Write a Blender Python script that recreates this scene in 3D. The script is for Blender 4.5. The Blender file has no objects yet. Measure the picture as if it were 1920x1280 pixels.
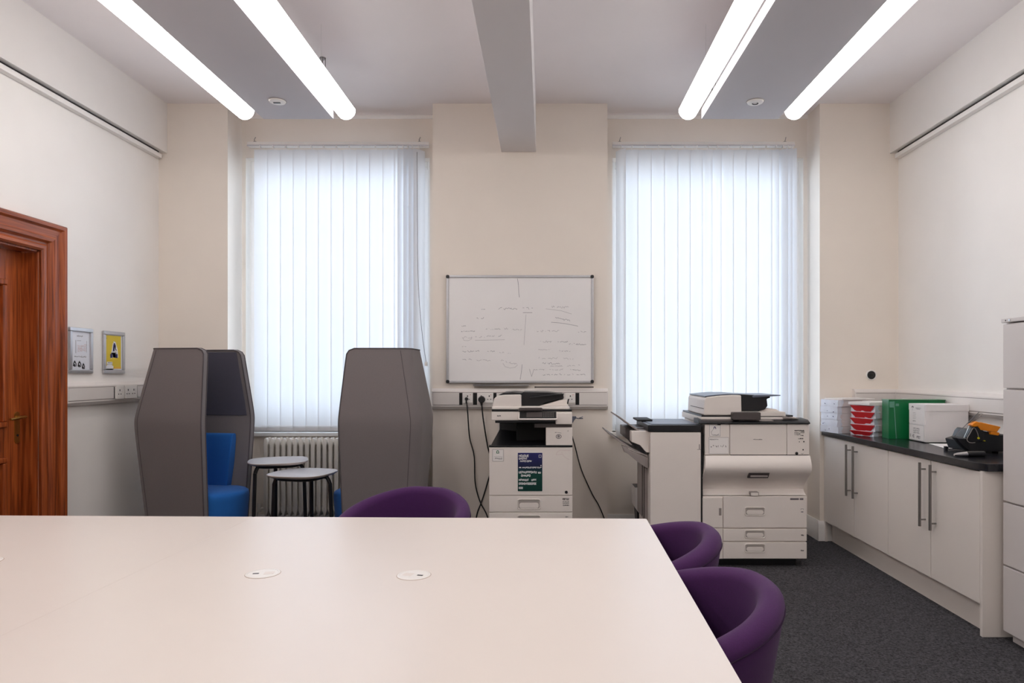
import bpy, bmesh, math, random
from mathutils import Vector, Matrix

# ------------------------------------------------------------------ camera, world, exposure
scene = bpy.context.scene
COL = scene.collection
F, VX, VY, CH = 1280.0, 1022.0, 697.0, 1.374      # focal length in px, vanishing point, eye height
cam_d = bpy.data.cameras.new('camera')
cam_d.sensor_width = 36.0
cam_d.lens = 36.0 * F / 1920.0
cam_d.shift_x = -(VX - 960.0) / 1920.0
cam_d.shift_y = (VY - 640.0) / 1920.0
cam_d.clip_start = 0.05
cam = bpy.data.objects.new('camera', cam_d)
cam.location = (0, 0, CH)
cam.rotation_euler = (math.radians(90), 0, 0)
COL.objects.link(cam)
scene.camera = cam

world = bpy.data.worlds.new('overcast_sky')
scene.world = world
world.use_nodes = True
bg = world.node_tree.nodes['Background']
bg.inputs[0].default_value = (0.73, 0.85, 1.0, 1)
bg.inputs[1].default_value = 8.2
TUBE_STRENGTH = 9.6
TUBE_COLOR = (1.0, 0.96, 0.935)

vs = scene.view_settings
vs.view_transform = 'Standard'
vs.look = 'None'
vs.exposure = 0.0
vs.gamma = 1.0
vs.use_curve_mapping = False
cy = scene.cycles
cy.max_bounces = 10
cy.diffuse_bounces = 6
cy.glossy_bounces = 4
cy.transmission_bounces = 8
cy.transparent_max_bounces = 12
cy.caustics_reflective = False
cy.caustics_refractive = False
cy.sample_clamp_indirect = 6.0
cy.use_denoising = True

# portals only tell the renderer where the sky shines in (they give off no light of their own)
WINS = ((-2.555, -0.985, 0.862, 3.20), (0.575, 2.205, 0.862, 3.20))
for (a, b, c, d) in WINS:
    l = bpy.data.lights.new('sky_portal', 'AREA')
    l.shape = 'RECTANGLE'; l.size = b - a; l.size_y = d - c
    l.cycles.is_portal = True
    o = bpy.data.objects.new('sky_portal', l)
    o.location = ((a + b) / 2, 6.06, (c + d) / 2)
    o.rotation_euler = (math.radians(-90), 0, 0)
    COL.objects.link(o)

# ------------------------------------------------------------------ helpers
def X(px, d): return (px - VX) * d / F
def Z(py, d): return CH - (py - VY) * d / F

class MB:
    """collects shapes, then links them as one mesh object"""
    def __init__(s): s.v = []; s.f = []
    def add(s, vs_, fs_, M=None):
        n = len(s.v)
        for p in vs_:
            p = Vector(p)
            s.v.append(M @ p if M is not None else p)
        for f in fs_: s.f.append(tuple(i + n for i in f))
        return s
    def box(s, x0, x1, y0, y1, z0, z1, M=None):
        return s.add([(x0,y0,z0),(x1,y0,z0),(x1,y1,z0),(x0,y1,z0),(x0,y0,z1),(x1,y0,z1),(x1,y1,z1),(x0,y1,z1)],
                     [(0,3,2,1),(4,5,6,7),(0,1,5,4),(1,2,6,5),(2,3,7,6),(3,0,4,7)], M)
    def prism(s, poly, axis, a0, a1, M=None):
        n = len(poly)
        def P(p, a):
            if axis == 'x': return (a, p[0], p[1])
            if axis == 'y': return (p[0], a, p[1])
            return (p[0], p[1], a)
        vv = [P(p, a0) for p in poly] + [P(p, a1) for p in poly]
        ff = [tuple(range(n - 1, -1, -1)), tuple(range(n, 2 * n))]
        for i in range(n):
            j = (i + 1) % n
            ff.append((i, j, n + j, n + i))
        return s.add(vv, ff, M)
    def cyl(s, p0, p1, r0, r1=None, n=20, caps=True, M=None):
        return s.tube([p0, p1], [r0, r0 if r1 is None else r1], n, caps, M)
    def tube(s, pts, r, n=10, caps=True, M=None):
        pts = [Vector(p) for p in pts]
        rs = r if isinstance(r, (list, tuple)) else [r] * len(pts)
        vv = []; ff = []
        up = None
        for i, p in enumerate(pts):
            a = pts[max(i - 1, 0)]; b = pts[min(i + 1, len(pts) - 1)]
            t = (b - a).normalized()
            if up is None:
                up = Vector((0, 0, 1)) if abs(t.z) < 0.9 else Vector((1, 0, 0))
            u = t.cross(up)
            if u.length < 1e-6: u = t.orthogonal()
            u.normalize(); w = u.cross(t).normalized(); up = w
            for k in range(n):
                an = 2 * math.pi * k / n
                vv.append(p + (u * math.cos(an) + w * math.sin(an)) * rs[i])
        for i in range(len(pts) - 1):
            for k in range(n):
                k2 = (k + 1) % n
                ff.append((i*n + k, i*n + k2, (i+1)*n + k2, (i+1)*n + k))
        if caps:
            ff.append(tuple(range(n - 1, -1, -1)))
            m = (len(pts) - 1) * n
            ff.append(tuple(range(m, m + n)))
        return s.add(vv, ff, M)
    def lathe(s, prof, n=32, c=(0, 0), M=None):
        vv = []; ff = []
        for (r, z) in prof:
            for k in range(n):
                an = 2 * math.pi * k / n
                vv.append((c[0] + r * math.cos(an), c[1] + r * math.sin(an), z))
        for i in range(len(prof) - 1):
            for k in range(n):
                k2 = (k + 1) % n
                ff.append((i*n + k, i*n + k2, (i+1)*n + k2, (i+1)*n + k))
        ff.append(tuple(range(n - 1, -1, -1)))
        m = (len(prof) - 1) * n
        ff.append(tuple(range(m, m + n)))
        return s.add(vv, ff, M)
    def grid(s, rows, closed=False, M=None):
        w = len(rows[0]); vv = [p for r in rows for p in r]; ff = []
        for i in range(len(rows) - 1):
            for k in range(w if closed else w - 1):
                k2 = (k + 1) % w
                ff.append((i*w + k, i*w + k2, (i+1)*w + k2, (i+1)*w + k))
        return s.add(vv, ff, M)
    def quad(s, a, b, c, d): return s.add([a, b, c, d], [(0, 1, 2, 3)])
    def mesh(s, name, mat, bevel=0, seg=2, off=None, sharp=38, normals=True):
        me = bpy.data.meshes.new(name)
        vv = [p - off for p in s.v] if off is not None else s.v
        me.from_pydata([tuple(p) for p in vv], [], s.f)
        bm = bmesh.new(); bm.from_mesh(me)
        if normals: bmesh.ops.recalc_face_normals(bm, faces=bm.faces)
        if bevel:
            es = [e for e in bm.edges if len(e.link_faces) == 2 and e.calc_face_angle(0) > math.radians(28)]
            bmesh.ops.bevel(bm, geom=es, offset=bevel, segments=seg, profile=0.5, affect='EDGES', clamp_overlap=True)
        lim = math.radians(sharp)
        for f in bm.faces: f.smooth = True
        for e in bm.edges:
            if len(e.link_faces) != 2 or e.calc_face_angle(0) > lim: e.smooth = False
        bm.to_mesh(me); bm.free()
        me.materials.append(mat)
        return me
    def bounds(s):
        return [min(p[i] for p in s.v) for i in range(3)], [max(p[i] for p in s.v) for i in range(3)]

ROOT = {}        # object -> world offset of its coordinate frame
def tag(o, label=None, cat=None, group=None, kind=None):
    if label: o['label'] = label
    if cat: o['category'] = cat
    if group: o['group'] = group
    if kind: o['kind'] = kind
    return o
def thing(name, label, cat, loc=(0,0,0), rz=0.0, group=None, kind=None):
    o = bpy.data.objects.new(name, None)
    o.empty_display_size = 0.1
    o.location = loc; o.rotation_euler = (0, 0, rz)
    COL.objects.link(o); ROOT[o.name] = Vector(loc)
    return tag(o, label, cat, group, kind)
def flat_faces(o):
    w = o.modifiers.new('weighted_normals', 'WEIGHTED_NORMAL'); w.weight = 50; w.keep_sharp = True
def part(name, mb, mat, parent, bevel=0, seg=2, local=False, label=None, **kw):
    """a child mesh; its shapes are given in room coordinates unless local=True"""
    off = None if local else ROOT[parent.name]
    me = mb.mesh(name, mat, bevel, seg, off, **kw)
    o = bpy.data.objects.new(name, me)
    COL.objects.link(o); o.parent = parent
    ROOT[o.name] = ROOT[parent.name]
    if label: o['label'] = label
    if bevel: flat_faces(o)
    return o
def copy_part(src, parent, loc=(0,0,0), rot=(0,0,0), scale=None):
    o = src.copy(); COL.objects.link(o); o.parent = parent
    o.location = loc; o.rotation_euler = rot
    if scale: o.scale = scale
    ROOT[o.name] = ROOT[parent.name]
    return o
def solo(name, mb, mat, label=None, cat=None, group=None, kind=None, bevel=0, seg=2, **kw):
    """a top-level thing that is one mesh, its origin at its base"""
    lo, hi = mb.bounds()
    c = Vector(((lo[0]+hi[0])/2, (lo[1]+hi[1])/2, lo[2]))
    me = mb.mesh(name, mat, bevel, seg, c, **kw)
    o = bpy.data.objects.new(name, me); o.location = c
    COL.objects.link(o); ROOT[o.name] = c
    if bevel: flat_faces(o)
    return tag(o, label, cat, group, kind)
def rrect(x0, x1, z0, z1, r, n=5):
    r = min(r, (x1-x0)/2*0.999, (z1-z0)/2*0.999)
    out = []
    for (cx, cz, a) in ((x1-r, z1-r, 0), (x0+r, z1-r, 90), (x0+r, z0+r, 180), (x1-r, z0+r, 270)):
        for k in range(n + 1):
            t = math.radians(a + 90 * k / n)
            out.append((cx + r*math.cos(t), cz + r*math.sin(t)))
    return out
def lerp(a, b, t): return a + (b - a) * t
def smooth_path(pts, n=8):
    """Catmull-Rom through the points"""
    P = [Vector(p) for p in pts]; out = []
    for i in range(len(P) - 1):
        p0 = P[max(i-1,0)]; p1 = P[i]; p2 = P[i+1]; p3 = P[min(i+2,len(P)-1)]
        for k in range(n):
            t = k / n
            out.append(0.5*((2*p1) + (p2-p0)*t + (2*p0-5*p1+4*p2-p3)*t*t + (3*p1-p0-3*p2+p3)*t**3))
    out.append(P[-1])
    return out

# flat marks: illegible print and handwriting as thin strokes on a plane given by fmap(u, v) -> point
def stroke(mb, fmap, pts, w):
    for (a, b) in zip(pts[:-1], pts[1:]):
        dx, dy = b[0]-a[0], b[1]-a[1]
        L = math.hypot(dx, dy) or 1e-9
        nx, ny = -dy/L*w/2, dx/L*w/2
        mb.quad(fmap(a[0]+nx, a[1]+ny), fmap(b[0]+nx, b[1]+ny), fmap(b[0]-nx, b[1]-ny), fmap(a[0]-nx, a[1]-ny))
def rect(mb, fmap, u0, u1, v0, v1):
    mb.quad(fmap(u0, v0), fmap(u1, v0), fmap(u1, v1), fmap(u0, v1))
def glyphs(mb, fmap, u0, u1, v0, v1, n, rnd, w, slant=0.0):
    cw = (u1 - u0) / n; h = v1 - v0
    for i in range(n):
        a = u0 + i*cw; b = a + cw*0.72
        S = lambda u, v: (u + slant*(v - v0), v)
        k = rnd.randrange(6)
        m = v0 + h*0.5
        if k == 0: ps = [[(a,v0),(a,v1),(b,v1),(b,m),(a,m)]]
        elif k == 1: ps = [[(a,v0),(a,v1)],[(b,v0),(b,v1)],[(a,m),(b,m)]]
        elif k == 2: ps = [[(b,v1),(a,v1),(a,v0),(b,v0)],[(a,m),(b,m)]]
        elif k == 3: ps = [[(a,v0),(a,v1),(b,v1),(b,v0),(a,v0)]]
        elif k == 4: ps = [[(a,v1),(b,v1)],[((a+b)/2,v1),((a+b)/2,v0)]]
        else: ps = [[(a,v1),(a,v0),(b,v0),(b,v1)]]
        for p in ps: stroke(mb, fmap, [S(*q) for q in p], w)
def scrawl(mb, fmap, u0, v0, u1, v1, h, rnd, w, step=0.55):
    L = math.hypot(u1-u0, v1-v0); n = max(3, int(L/(h*step)))
    run = []
    for i in range(n + 1):
        t = i/n
        if rnd.random() < 0.16 and len(run) > 1:
            stroke(mb, fmap, run, w); run = []
            continue
        run.append((lerp(u0,u1,t) + rnd.uniform(-.2,.2)*h, lerp(v0,v1,t) + rnd.uniform(-.5,.5)*h))
    if len(run) > 1: stroke(mb, fmap, run, w)

# ------------------------------------------------------------------ materials
MAT = {}
def mat(name, col, rough=0.5, metal=0.0, spec=0.5, noise=0.0, nscale=20.0, bump=0.0, bscale=200.0, sheen=0.0, coat=0.0, stretch=None):
    m = bpy.data.materials.new(name); m.use_nodes = True
    nt = m.node_tree; b = nt.nodes['Principled BSDF']
    b.inputs['Base Color'].default_value = (*col, 1)
    b.inputs['Roughness'].default_value = rough
    b.inputs['Metallic'].default_value = metal
    b.inputs['Specular IOR Level'].default_value = spec
    if sheen: b.inputs['Sheen Weight'].default_value = sheen
    if coat:
        b.inputs['Coat Weight'].default_value = coat
        b.inputs['Coat Roughness'].default_value = 0.08
    tc = nt.nodes.new('ShaderNodeTexCoord')
    src = tc.outputs['Object']
    if stretch:
        mp = nt.nodes.new('ShaderNodeMapping'); mp.inputs['Scale'].default_value = stretch
        nt.links.new(src, mp.inputs['Vector']); src = mp.outputs['Vector']
    if noise:
        n = nt.nodes.new('ShaderNodeTexNoise'); n.inputs['Scale'].default_value = nscale
        n.inputs['Detail'].default_value = 4
        nt.links.new(src, n.inputs['Vector'])
        r = nt.nodes.new('ShaderNodeValToRGB')
        r.color_ramp.elements[0].position = 0.3; r.color_ramp.elements[1].position = 0.7
        r.color_ramp.elements[0].color = (*[max(0, c*(1-noise)) for c in col], 1)
        r.color_ramp.elements[1].color = (*[min(1, c*(1+noise)) for c in col], 1)
        nt.links.new(n.outputs['Fac'], r.inputs['Fac'])
        nt.links.new(r.outputs['Color'], b.inputs['Base Color'])
    if bump:
        n = nt.nodes.new('ShaderNodeTexNoise'); n.inputs['Scale'].default_value = bscale
        n.inputs['Detail'].default_value = 3
        nt.links.new(src, n.inputs['Vector'])
        bp = nt.nodes.new('ShaderNodeBump'); bp.inputs['Strength'].default_value = bump
        bp.inputs['Distance'].default_value = 0.003
        nt.links.new(n.outputs['Fac'], bp.inputs['Height'])
        nt.links.new(bp.outputs['Normal'], b.inputs['Normal'])
    MAT[name] = m
    return m
def srgb(r, g, b):
    f = lambda c: (c/255/12.92) if c/255 <= 0.04045 else ((c/255+0.055)/1.055)**2.4
    return (f(r), f(g), f(b))

mat('pier_bounce_tint', srgb(238, 229, 219), 0.85, noise=0.015, nscale=3, bump=0.06, bscale=120)  # same paint as the side walls, warm bounced light tinted into the colour
mat('wall_paint', srgb(240, 236, 232), 0.85, noise=0.015, nscale=3, bump=0.06, bscale=120)
mat('ceiling_paint', srgb(240, 234, 234), 0.9, noise=0.015, nscale=2)
mat('trim_paint', srgb(238, 234, 230), 0.5, noise=0.01, nscale=6)
mat('beam_paint', srgb(226, 222, 222), 0.7, noise=0.012, nscale=3)
mat('raft_paint', srgb(205, 203, 208), 0.8, noise=0.01, nscale=4, bump=0.05, bscale=300)
mat('luminaire_metal', srgb(225, 222, 220), 0.5, noise=0.01)
mat('port_edge', srgb(176, 150, 130), 0.5, noise=0.02)
mat('table_laminate', srgb(231, 221, 214), 0.3, spec=0.5, noise=0.008, nscale=3)
mat('table_edge', srgb(226, 212, 200), 0.5, noise=0.01)
mat('cabinet_laminate', srgb(232, 224, 217), 0.45, noise=0.01, nscale=4)
mat('steel_cabinet', srgb(214, 208, 206), 0.5, noise=0.012, nscale=5)
mat('worktop_black', srgb(28, 28, 34), 0.22, noise=0.25, nscale=160)
mat('copier_white', srgb(234, 226, 220), 0.45, noise=0.01, nscale=6, bump=0.03, bscale=500)
mat('copier_grey', srgb(150, 141, 138), 0.45, noise=0.02)
mat('copier_scoop', srgb(168, 160, 155), 0.5, noise=0.01)
mat('copier_taupe', srgb(76, 69, 68), 0.4, noise=0.02)
mat('black_plastic', srgb(22, 22, 26), 0.38, noise=0.06, nscale=30)
mat('black_matt', srgb(14, 13, 14), 0.7, noise=0.08, nscale=30)
mat('seam_dark', srgb(48, 42, 42), 0.8, noise=0.05)
mat('slate_top', srgb(92, 97, 112), 0.35, noise=0.03)
mat('steel_brushed', srgb(150, 146, 143), 0.35, metal=0.9, noise=0.05, nscale=60, stretch=(1, 1, 0.05))
mat('aluminium', srgb(196, 196, 200), 0.38, metal=0.75, noise=0.03, nscale=40)
mat('chrome', srgb(210, 210, 212), 0.15, metal=1.0, noise=0.02)
mat('brass', srgb(178, 138, 74), 0.3, metal=0.9, noise=0.06, nscale=40)
mat('trunking_plastic', srgb(226, 220, 216), 0.45, noise=0.008)
mat('socket_white', srgb(238, 234, 230), 0.35, noise=0.008)
mat('whiteboard', srgb(240, 238, 238), 0.28, noise=0.02, nscale=3)
mat('marker_ink', srgb(98, 92, 112), 0.8, noise=0.1)
mat('marker_faint', srgb(160, 154, 162), 0.8, noise=0.1)
mat('purple_wool', srgb(66, 20, 80), 0.9, sheen=0.06, noise=0.10, nscale=250, bump=0.25, bscale=700)
mat('purple_seam', srgb(46, 18, 54), 0.95, noise=0.1)
mat('pod_grey', srgb(120, 113, 113), 0.92, sheen=0.12, noise=0.06, nscale=300, bump=0.2, bscale=800)
mat('pod_inner_shade', srgb(84, 82, 94), 0.95, noise=0.06, nscale=300, bump=0.2, bscale=800)  # shade on the pods' leaning upper inside, put into the colour
mat('pod_piping', srgb(84, 78, 80), 0.9, noise=0.06, nscale=200)
mat('blue_wool', srgb(20, 98, 178), 0.9, sheen=0.1, noise=0.08, nscale=300, bump=0.2, bscale=800)
mat('radiator_enamel', srgb(226, 221, 214), 0.4, noise=0.02, nscale=12)
mat('side_top', srgb(214, 216, 224), 0.22, noise=0.01)
mat('side_edge', srgb(202, 190, 180), 0.5, noise=0.02)
mat('paper', srgb(236, 232, 230), 0.85, noise=0.015, nscale=8)
mat('paper_side', srgb(218, 208, 208), 0.9, noise=0.06, nscale=420, stretch=(0.02, 0.02, 1))
mat('wrapper_white', srgb(222, 226, 238), 0.5, noise=0.05, nscale=18)
mat('wrapper_red', srgb(196, 32, 40), 0.45, noise=0.06, nscale=14)
mat('green_plastic', srgb(12, 112, 62), 0.3, noise=0.05, nscale=8)
mat('clear_label', srgb(96, 150, 128), 0.25, noise=0.05)
mat('carton_white', srgb(234, 230, 230), 0.6, noise=0.012, nscale=6)
mat('orange_plastic', srgb(248, 148, 28), 0.35, noise=0.03)
mat('yellow_plastic', srgb(232, 214, 40), 0.4, noise=0.03)
mat('rubber_black', srgb(20, 18, 19), 0.55, noise=0.1, nscale=50)
mat('ink_black', srgb(34, 32, 36), 0.8, noise=0.1)
mat('ink_grey', srgb(120, 114, 118), 0.8, noise=0.1)
mat('ink_navy', srgb(46, 44, 96), 0.8, noise=0.1)
mat('ink_green', srgb(22, 112, 74), 0.8, noise=0.1)
mat('ink_white', srgb(238, 238, 240), 0.7, noise=0.02)
mat('ink_pink', srgb(214, 190, 190), 0.8, noise=0.05)
mat('print_white', srgb(226, 228, 236), 0.4, noise=0.01)
mat('print_yellow', srgb(222, 194, 44), 0.4, noise=0.02)
mat('leaflet_amber', srgb(230, 180, 60), 0.5, noise=0.02)

def carpet():
    m = bpy.data.materials.new('carpet'); m.use_nodes = True; nt = m.node_tree
    b = nt.nodes['Principled BSDF']; b.inputs['Roughness'].default_value = 0.97
    b.inputs['Specular IOR Level'].default_value = 0.15
    tc = nt.nodes.new('ShaderNodeTexCoord')
    n = nt.nodes.new('ShaderNodeTexNoise'); n.inputs['Scale'].default_value = 95; n.inputs['Detail'].default_value = 6
    n.inputs['Roughness'].default_value = 0.75
    nt.links.new(tc.outputs['Object'], n.inputs['Vector'])
    n2 = nt.nodes.new('ShaderNodeTexNoise'); n2.inputs['Scale'].default_value = 1.6
    nt.links.new(tc.outputs['Object'], n2.inputs['Vector'])
    r = nt.nodes.new('ShaderNodeValToRGB')
    r.color_ramp.elements[0].position = 0.36; r.color_ramp.elements[1].position = 0.68
    r.color_ramp.elements[0].color = (*srgb(38, 38, 41), 1); r.color_ramp.elements[1].color = (*srgb(108, 106, 110), 1)
    nt.links.new(n.outputs['Fac'], r.inputs['Fac'])
    mx = nt.nodes.new('ShaderNodeMix'); mx.data_type = 'RGBA'; mx.blend_type = 'MULTIPLY'
    mx.inputs[0].default_value = 0.25
    nt.links.new(r.outputs['Color'], mx.inputs[6]); nt.links.new(n2.outputs['Fac'], mx.inputs[7])
    nt.links.new(mx.outputs[2], b.inputs['Base Color'])
    bp = nt.nodes.new('ShaderNodeBump'); bp.inputs['Strength'].default_value = 0.8; bp.inputs['Distance'].default_value = 0.006
    nt.links.new(n.outputs['Fac'], bp.inputs['Height']); nt.links.new(bp.outputs['Normal'], b.inputs['Normal'])
    MAT['carpet'] = m
carpet()
def wood(key, scale):
    m = bpy.data.materials.new('varnished_' + key); m.use_nodes = True; nt = m.node_tree
    b = nt.nodes['Principled BSDF']; b.inputs['Roughness'].default_value = 0.38
    tc = nt.nodes.new('ShaderNodeTexCoord')
    mp = nt.nodes.new('ShaderNodeMapping'); mp.inputs['Scale'].default_value = scale
    nt.links.new(tc.outputs['Object'], mp.inputs['Vector'])
    n = nt.nodes.new('ShaderNodeTexNoise'); n.inputs['Scale'].default_value = 3.0; n.inputs['Detail'].default_value = 8
    n.inputs['Distortion'].default_value = 1.6
    nt.links.new(mp.outputs['Vector'], n.inputs['Vector'])
    r = nt.nodes.new('ShaderNodeValToRGB'); e = r.color_ramp.elements
    e[0].position = 0.32; e[0].color = (*srgb(104, 44, 16), 1)
    e[1].position = 0.72; e[1].color = (*srgb(182, 96, 46), 1)
    x = e.new(0.5); x.color = (*srgb(152, 72, 30), 1)
    nt.links.new(n.outputs['Fac'], r.inputs['Fac']); nt.links.new(r.outputs['Color'], b.inputs['Base Color'])
    MAT[key] = m
wood('wood', (13, 13, 0.5))
wood('wood_across', (13, 0.5, 13))
def emission(name, col, strength):
    m = bpy.data.materials.new(name); m.use_nodes = True; nt = m.node_tree
    nt.nodes.remove(nt.nodes['Principled BSDF'])
    e = nt.nodes.new('ShaderNodeEmission'); e.inputs[0].default_value = (*col, 1); e.inputs[1].default_value = strength
    nt.links.new(e.outputs[0], nt.nodes['Material Output'].inputs[0])
    MAT[name] = m
emission('tube_light', TUBE_COLOR, TUBE_STRENGTH)
def blind_fabric():
    m = bpy.data.materials.new('blind_fabric'); m.use_nodes = True; nt = m.node_tree
    nt.nodes.remove(nt.nodes['Principled BSDF'])
    d = nt.nodes.new('ShaderNodeBsdfDiffuse'); t = nt.nodes.new('ShaderNodeBsdfTranslucent')
    tc = nt.nodes.new('ShaderNodeTexCoord')
    mp = nt.nodes.new('ShaderNodeMapping'); mp.inputs['Scale'].default_value = (60, 60, 60)
    nt.links.new(tc.outputs['Object'], mp.inputs['Vector'])
    n = nt.nodes.new('ShaderNodeTexNoise'); n.inputs['Scale'].default_value = 8
    nt.links.new(mp.outputs['Vector'], n.inputs['Vector'])
    r = nt.nodes.new('ShaderNodeValToRGB')
    r.color_ramp.elements[0].color = (0.78, 0.79, 0.82, 1); r.color_ramp.elements[1].color = (0.86, 0.87, 0.89, 1)
    nt.links.new(n.outputs['Fac'], r.inputs['Fac'])
    nt.links.new(r.outputs['Color'], d.inputs[0]); nt.links.new(r.outputs['Color'], t.inputs[0])
    mx = nt.nodes.new('ShaderNodeMixShader'); mx.inputs[0].default_value = 0.30
    nt.links.new(d.outputs[0], mx.inputs[1]); nt.links.new(t.outputs[0], mx.inputs[2])
    nt.links.new(mx.outputs[0], nt.nodes['Material Output'].inputs[0])
    MAT['blind'] = m
blind_fabric()
def clear(name, tint, gloss=0.08, rough=0.03):
    m = bpy.data.materials.new(name); m.use_nodes = True; nt = m.node_tree
    nt.nodes.remove(nt.nodes['Principled BSDF'])
    t = nt.nodes.new('ShaderNodeBsdfTransparent'); t.inputs[0].default_value = (*tint, 1)
    g = nt.nodes.new('ShaderNodeBsdfGlossy'); g.inputs['Roughness'].default_value = rough
    fr = nt.nodes.new('ShaderNodeFresnel'); fr.inputs[0].default_value = 1.45
    mx = nt.nodes.new('ShaderNodeMixShader')
    nt.links.new(fr.outputs[0], mx.inputs[0]); nt.links.new(t.outputs[0], mx.inputs[1]); nt.links.new(g.outputs[0], mx.inputs[2])
    nt.links.new(mx.outputs[0], nt.nodes['Material Output'].inputs[0])
    MAT[name] = m
clear('window_glass', (0.97, 0.98, 0.98))
clear('clear_plastic', (0.95, 0.94, 0.93))
def gradient_print():
    m = bpy.data.materials.new('poster_print'); m.use_nodes = True; nt = m.node_tree
    b = nt.nodes['Principled BSDF']; b.inputs['Roughness'].default_value = 0.35
    tc = nt.nodes.new('ShaderNodeTexCoord'); sp = nt.nodes.new('ShaderNodeSeparateXYZ')
    nt.links.new(tc.outputs['Generated'], sp.inputs[0])
    r = nt.nodes.new('ShaderNodeValToRGB'); e = r.color_ramp.elements
    e[0].position = 0.0; e[0].color = (*srgb(6, 54, 48), 1)
    e[1].position = 1.0; e[1].color = (*srgb(42, 40, 104), 1)
    x = e.new(0.45); x.color = (*srgb(8, 66, 58), 1)
    x = e.new(0.64); x.color = (*srgb(24, 32, 66), 1)
    nt.links.new(sp.outputs[2], r.inputs['Fac']); nt.links.new(r.outputs['Color'], b.inputs['Base Color'])
    MAT['poster_print'] = m
gradient_print()
M_ = MAT

# ------------------------------------------------------------------ the room
XL, XR, YB, YR, YF, HC = -3.15, 2.88, 5.565, 5.83, -2.4, 3.561     # left, right, pier face, recess face, rear wall, ceiling
RL, RR, RL2, RR2 = -2.587, -0.917, 0.509, 2.239                    # the two window recesses
YO = 6.12                                                          # outside face
solo('floor', MB().box(XL-.3, XR+.3, YF-.3, YO, -0.12, 0), M_['carpet'], 'dark grey flecked office carpet', kind='structure')
solo('ceiling', MB().box(XL-.3, XR+.3, YF-.3, YO, HC, HC+.12), M_['ceiling_paint'], 'plain painted white ceiling', kind='structure')
DY0, DY1, DZ = 3.36, 4.245, 2.13                                   # door opening in the left wall
w = MB().box(XL-.3, XL, YF-.3, DY0, 0, HC).box(XL-.3, XL, DY1, YO, 0, HC).box(XL-.3, XL, DY0, DY1, DZ, HC)
solo('wall_left', w, M_['wall_paint'], 'cream painted left wall with the wooden door', kind='structure')
solo('wall_right', MB().box(XR, XR+.3, YF-.3, YO, 0, HC), M_['wall_paint'], 'cream painted right wall behind the worktop', kind='structure')
solo('wall_rear', MB().box(XL, XR, YF-.3, YF, 0, HC), M_['wall_paint'], 'cream painted wall behind the viewer', kind='structure')
w = MB()
for a, b in ((XL, RL), (RR, RL2), (RR2, XR)): w.box(a, b, YB, YO, 0, HC)
for (a, b), (wa, wb, wc, wd) in zip(((RL, RR), (RL2, RR2)), WINS):
    w.box(a, wa, YR, YO, 0, HC); w.box(wb, b, YR, YO, 0, HC)
    w.box(wa, wb, YR, YO, 0, wc); w.box(wa, wb, YR, YO, wd, HC)
solo('wall_back', w, M_['pier_bounce_tint'], 'cream painted window wall with three piers and two recesses', kind='structure')

# thicker band at the top of the side walls, and the thin rail in the gap under it
BL, BR, BZ = -3.08, 2.81, 3.155
solo('trim_1', MB().box(XL, BL, YF, YB, BZ, HC), M_['trim_paint'], 'boxed bulkhead along the top of the left wall', kind='structure')
solo('trim_2', MB().box(BR, XR, YF, YB, BZ, HC), M_['trim_paint'], 'boxed bulkhead along the top of the right wall', kind='structure')
for i, (x0, x1, lab) in enumerate(((XL, XL+.045, 'left'), (XR-.045, XR, 'right'))):
    t = thing('trim_%d' % (i+3), 'thin white rail under the %s bulkhead' % lab, None, ((x0+x1)/2, 1.5, 3.08), kind='structure')
    part('rail', MB().box(x0, x1, YF, YB-.03, 3.104, 3.138), M_['trim_paint'], t, bevel=.004)
    part('shadow_gap', MB().box(min(x0, x1) + (.0 if i == 0 else .015), max(x0, x1) - (.015 if i == 0 else 0), YF, YB-.05, 3.138, 3.155), M_['seam_dark'], t)
# downstand beam in the middle of the ceiling
solo('ceiling_beam', MB().box(X(940, YB), X(1005, YB), YF, YB, Z(285, YB), HC), M_['beam_paint'], 'white boxed beam along the middle of the ceiling', kind='structure', bevel=.004)
# small cornice inside the recesses
for i, (a, b) in enumerate(((RL, RR), (RL2, RR2))):
    solo('trim_%d' % (i+5), MB().prism([(YR, HC-.028), (YR-.008, HC-.028), (YR-.018, HC-.012), (YR-.018, HC), (YR, HC)], 'x', a, b), M_['trim_paint'],
         'narrow cornice over the %s window recess' % ('left', 'right')[i], kind='structure')

def skirting(path, h=0.16, t=0.018):
    m = MB()
    for (x0, y0, x1, y1, nx, ny) in path:
        d = Vector((x1-x0, y1-y0, 0)); L = d.length; d.normalize(); n = Vector((nx, ny, 0))
        prof = [(0, 0), (t, 0), (t, h-.03), (t*.6, h-.012), (t*.4, h), (0, h)]
        vv = []; k = len(prof)
        for s_ in (0, L):
            for (a, z) in prof: vv.append(Vector((x0, y0, 0)) + d*s_ + n*a + Vector((0, 0, z)))
        ff = [tuple(range(k)), tuple(range(2*k-1, k-1, -1))] + [(i, (i+1) % k, k+(i+1) % k, k+i) for i in range(k)]
        m.add(vv, ff)
    return m
solo('baseboard_left', skirting([(XL, YF, XL, DY0-.19, 1, 0), (XL, DY1+.19, XL, YB, 1, 0)]), M_['trim_paint'], 'white skirting along the left wall', kind='structure')
solo('baseboard_right', skirting([(XR, YF, XR, YB, -1, 0)]), M_['trim_paint'], 'white skirting along the right wall', kind='structure')
solo('baseboard_back', skirting([(XL, YB, RL, YB, 0, -1), (RL, YB, RL, YR, 1, 0), (RL, YR, RR, YR, 0, -1), (RR, YB, RL2, YB, 0, -1), (RL2, YR, RR2, YR, 0, -1),
     (RR2, YR, RR2, YB, -1, 0), (RR2-.018, YB, XR, YB, 0, -1)]), M_['trim_paint'], 'white skirting under the windows and piers', kind='structure')

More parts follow.
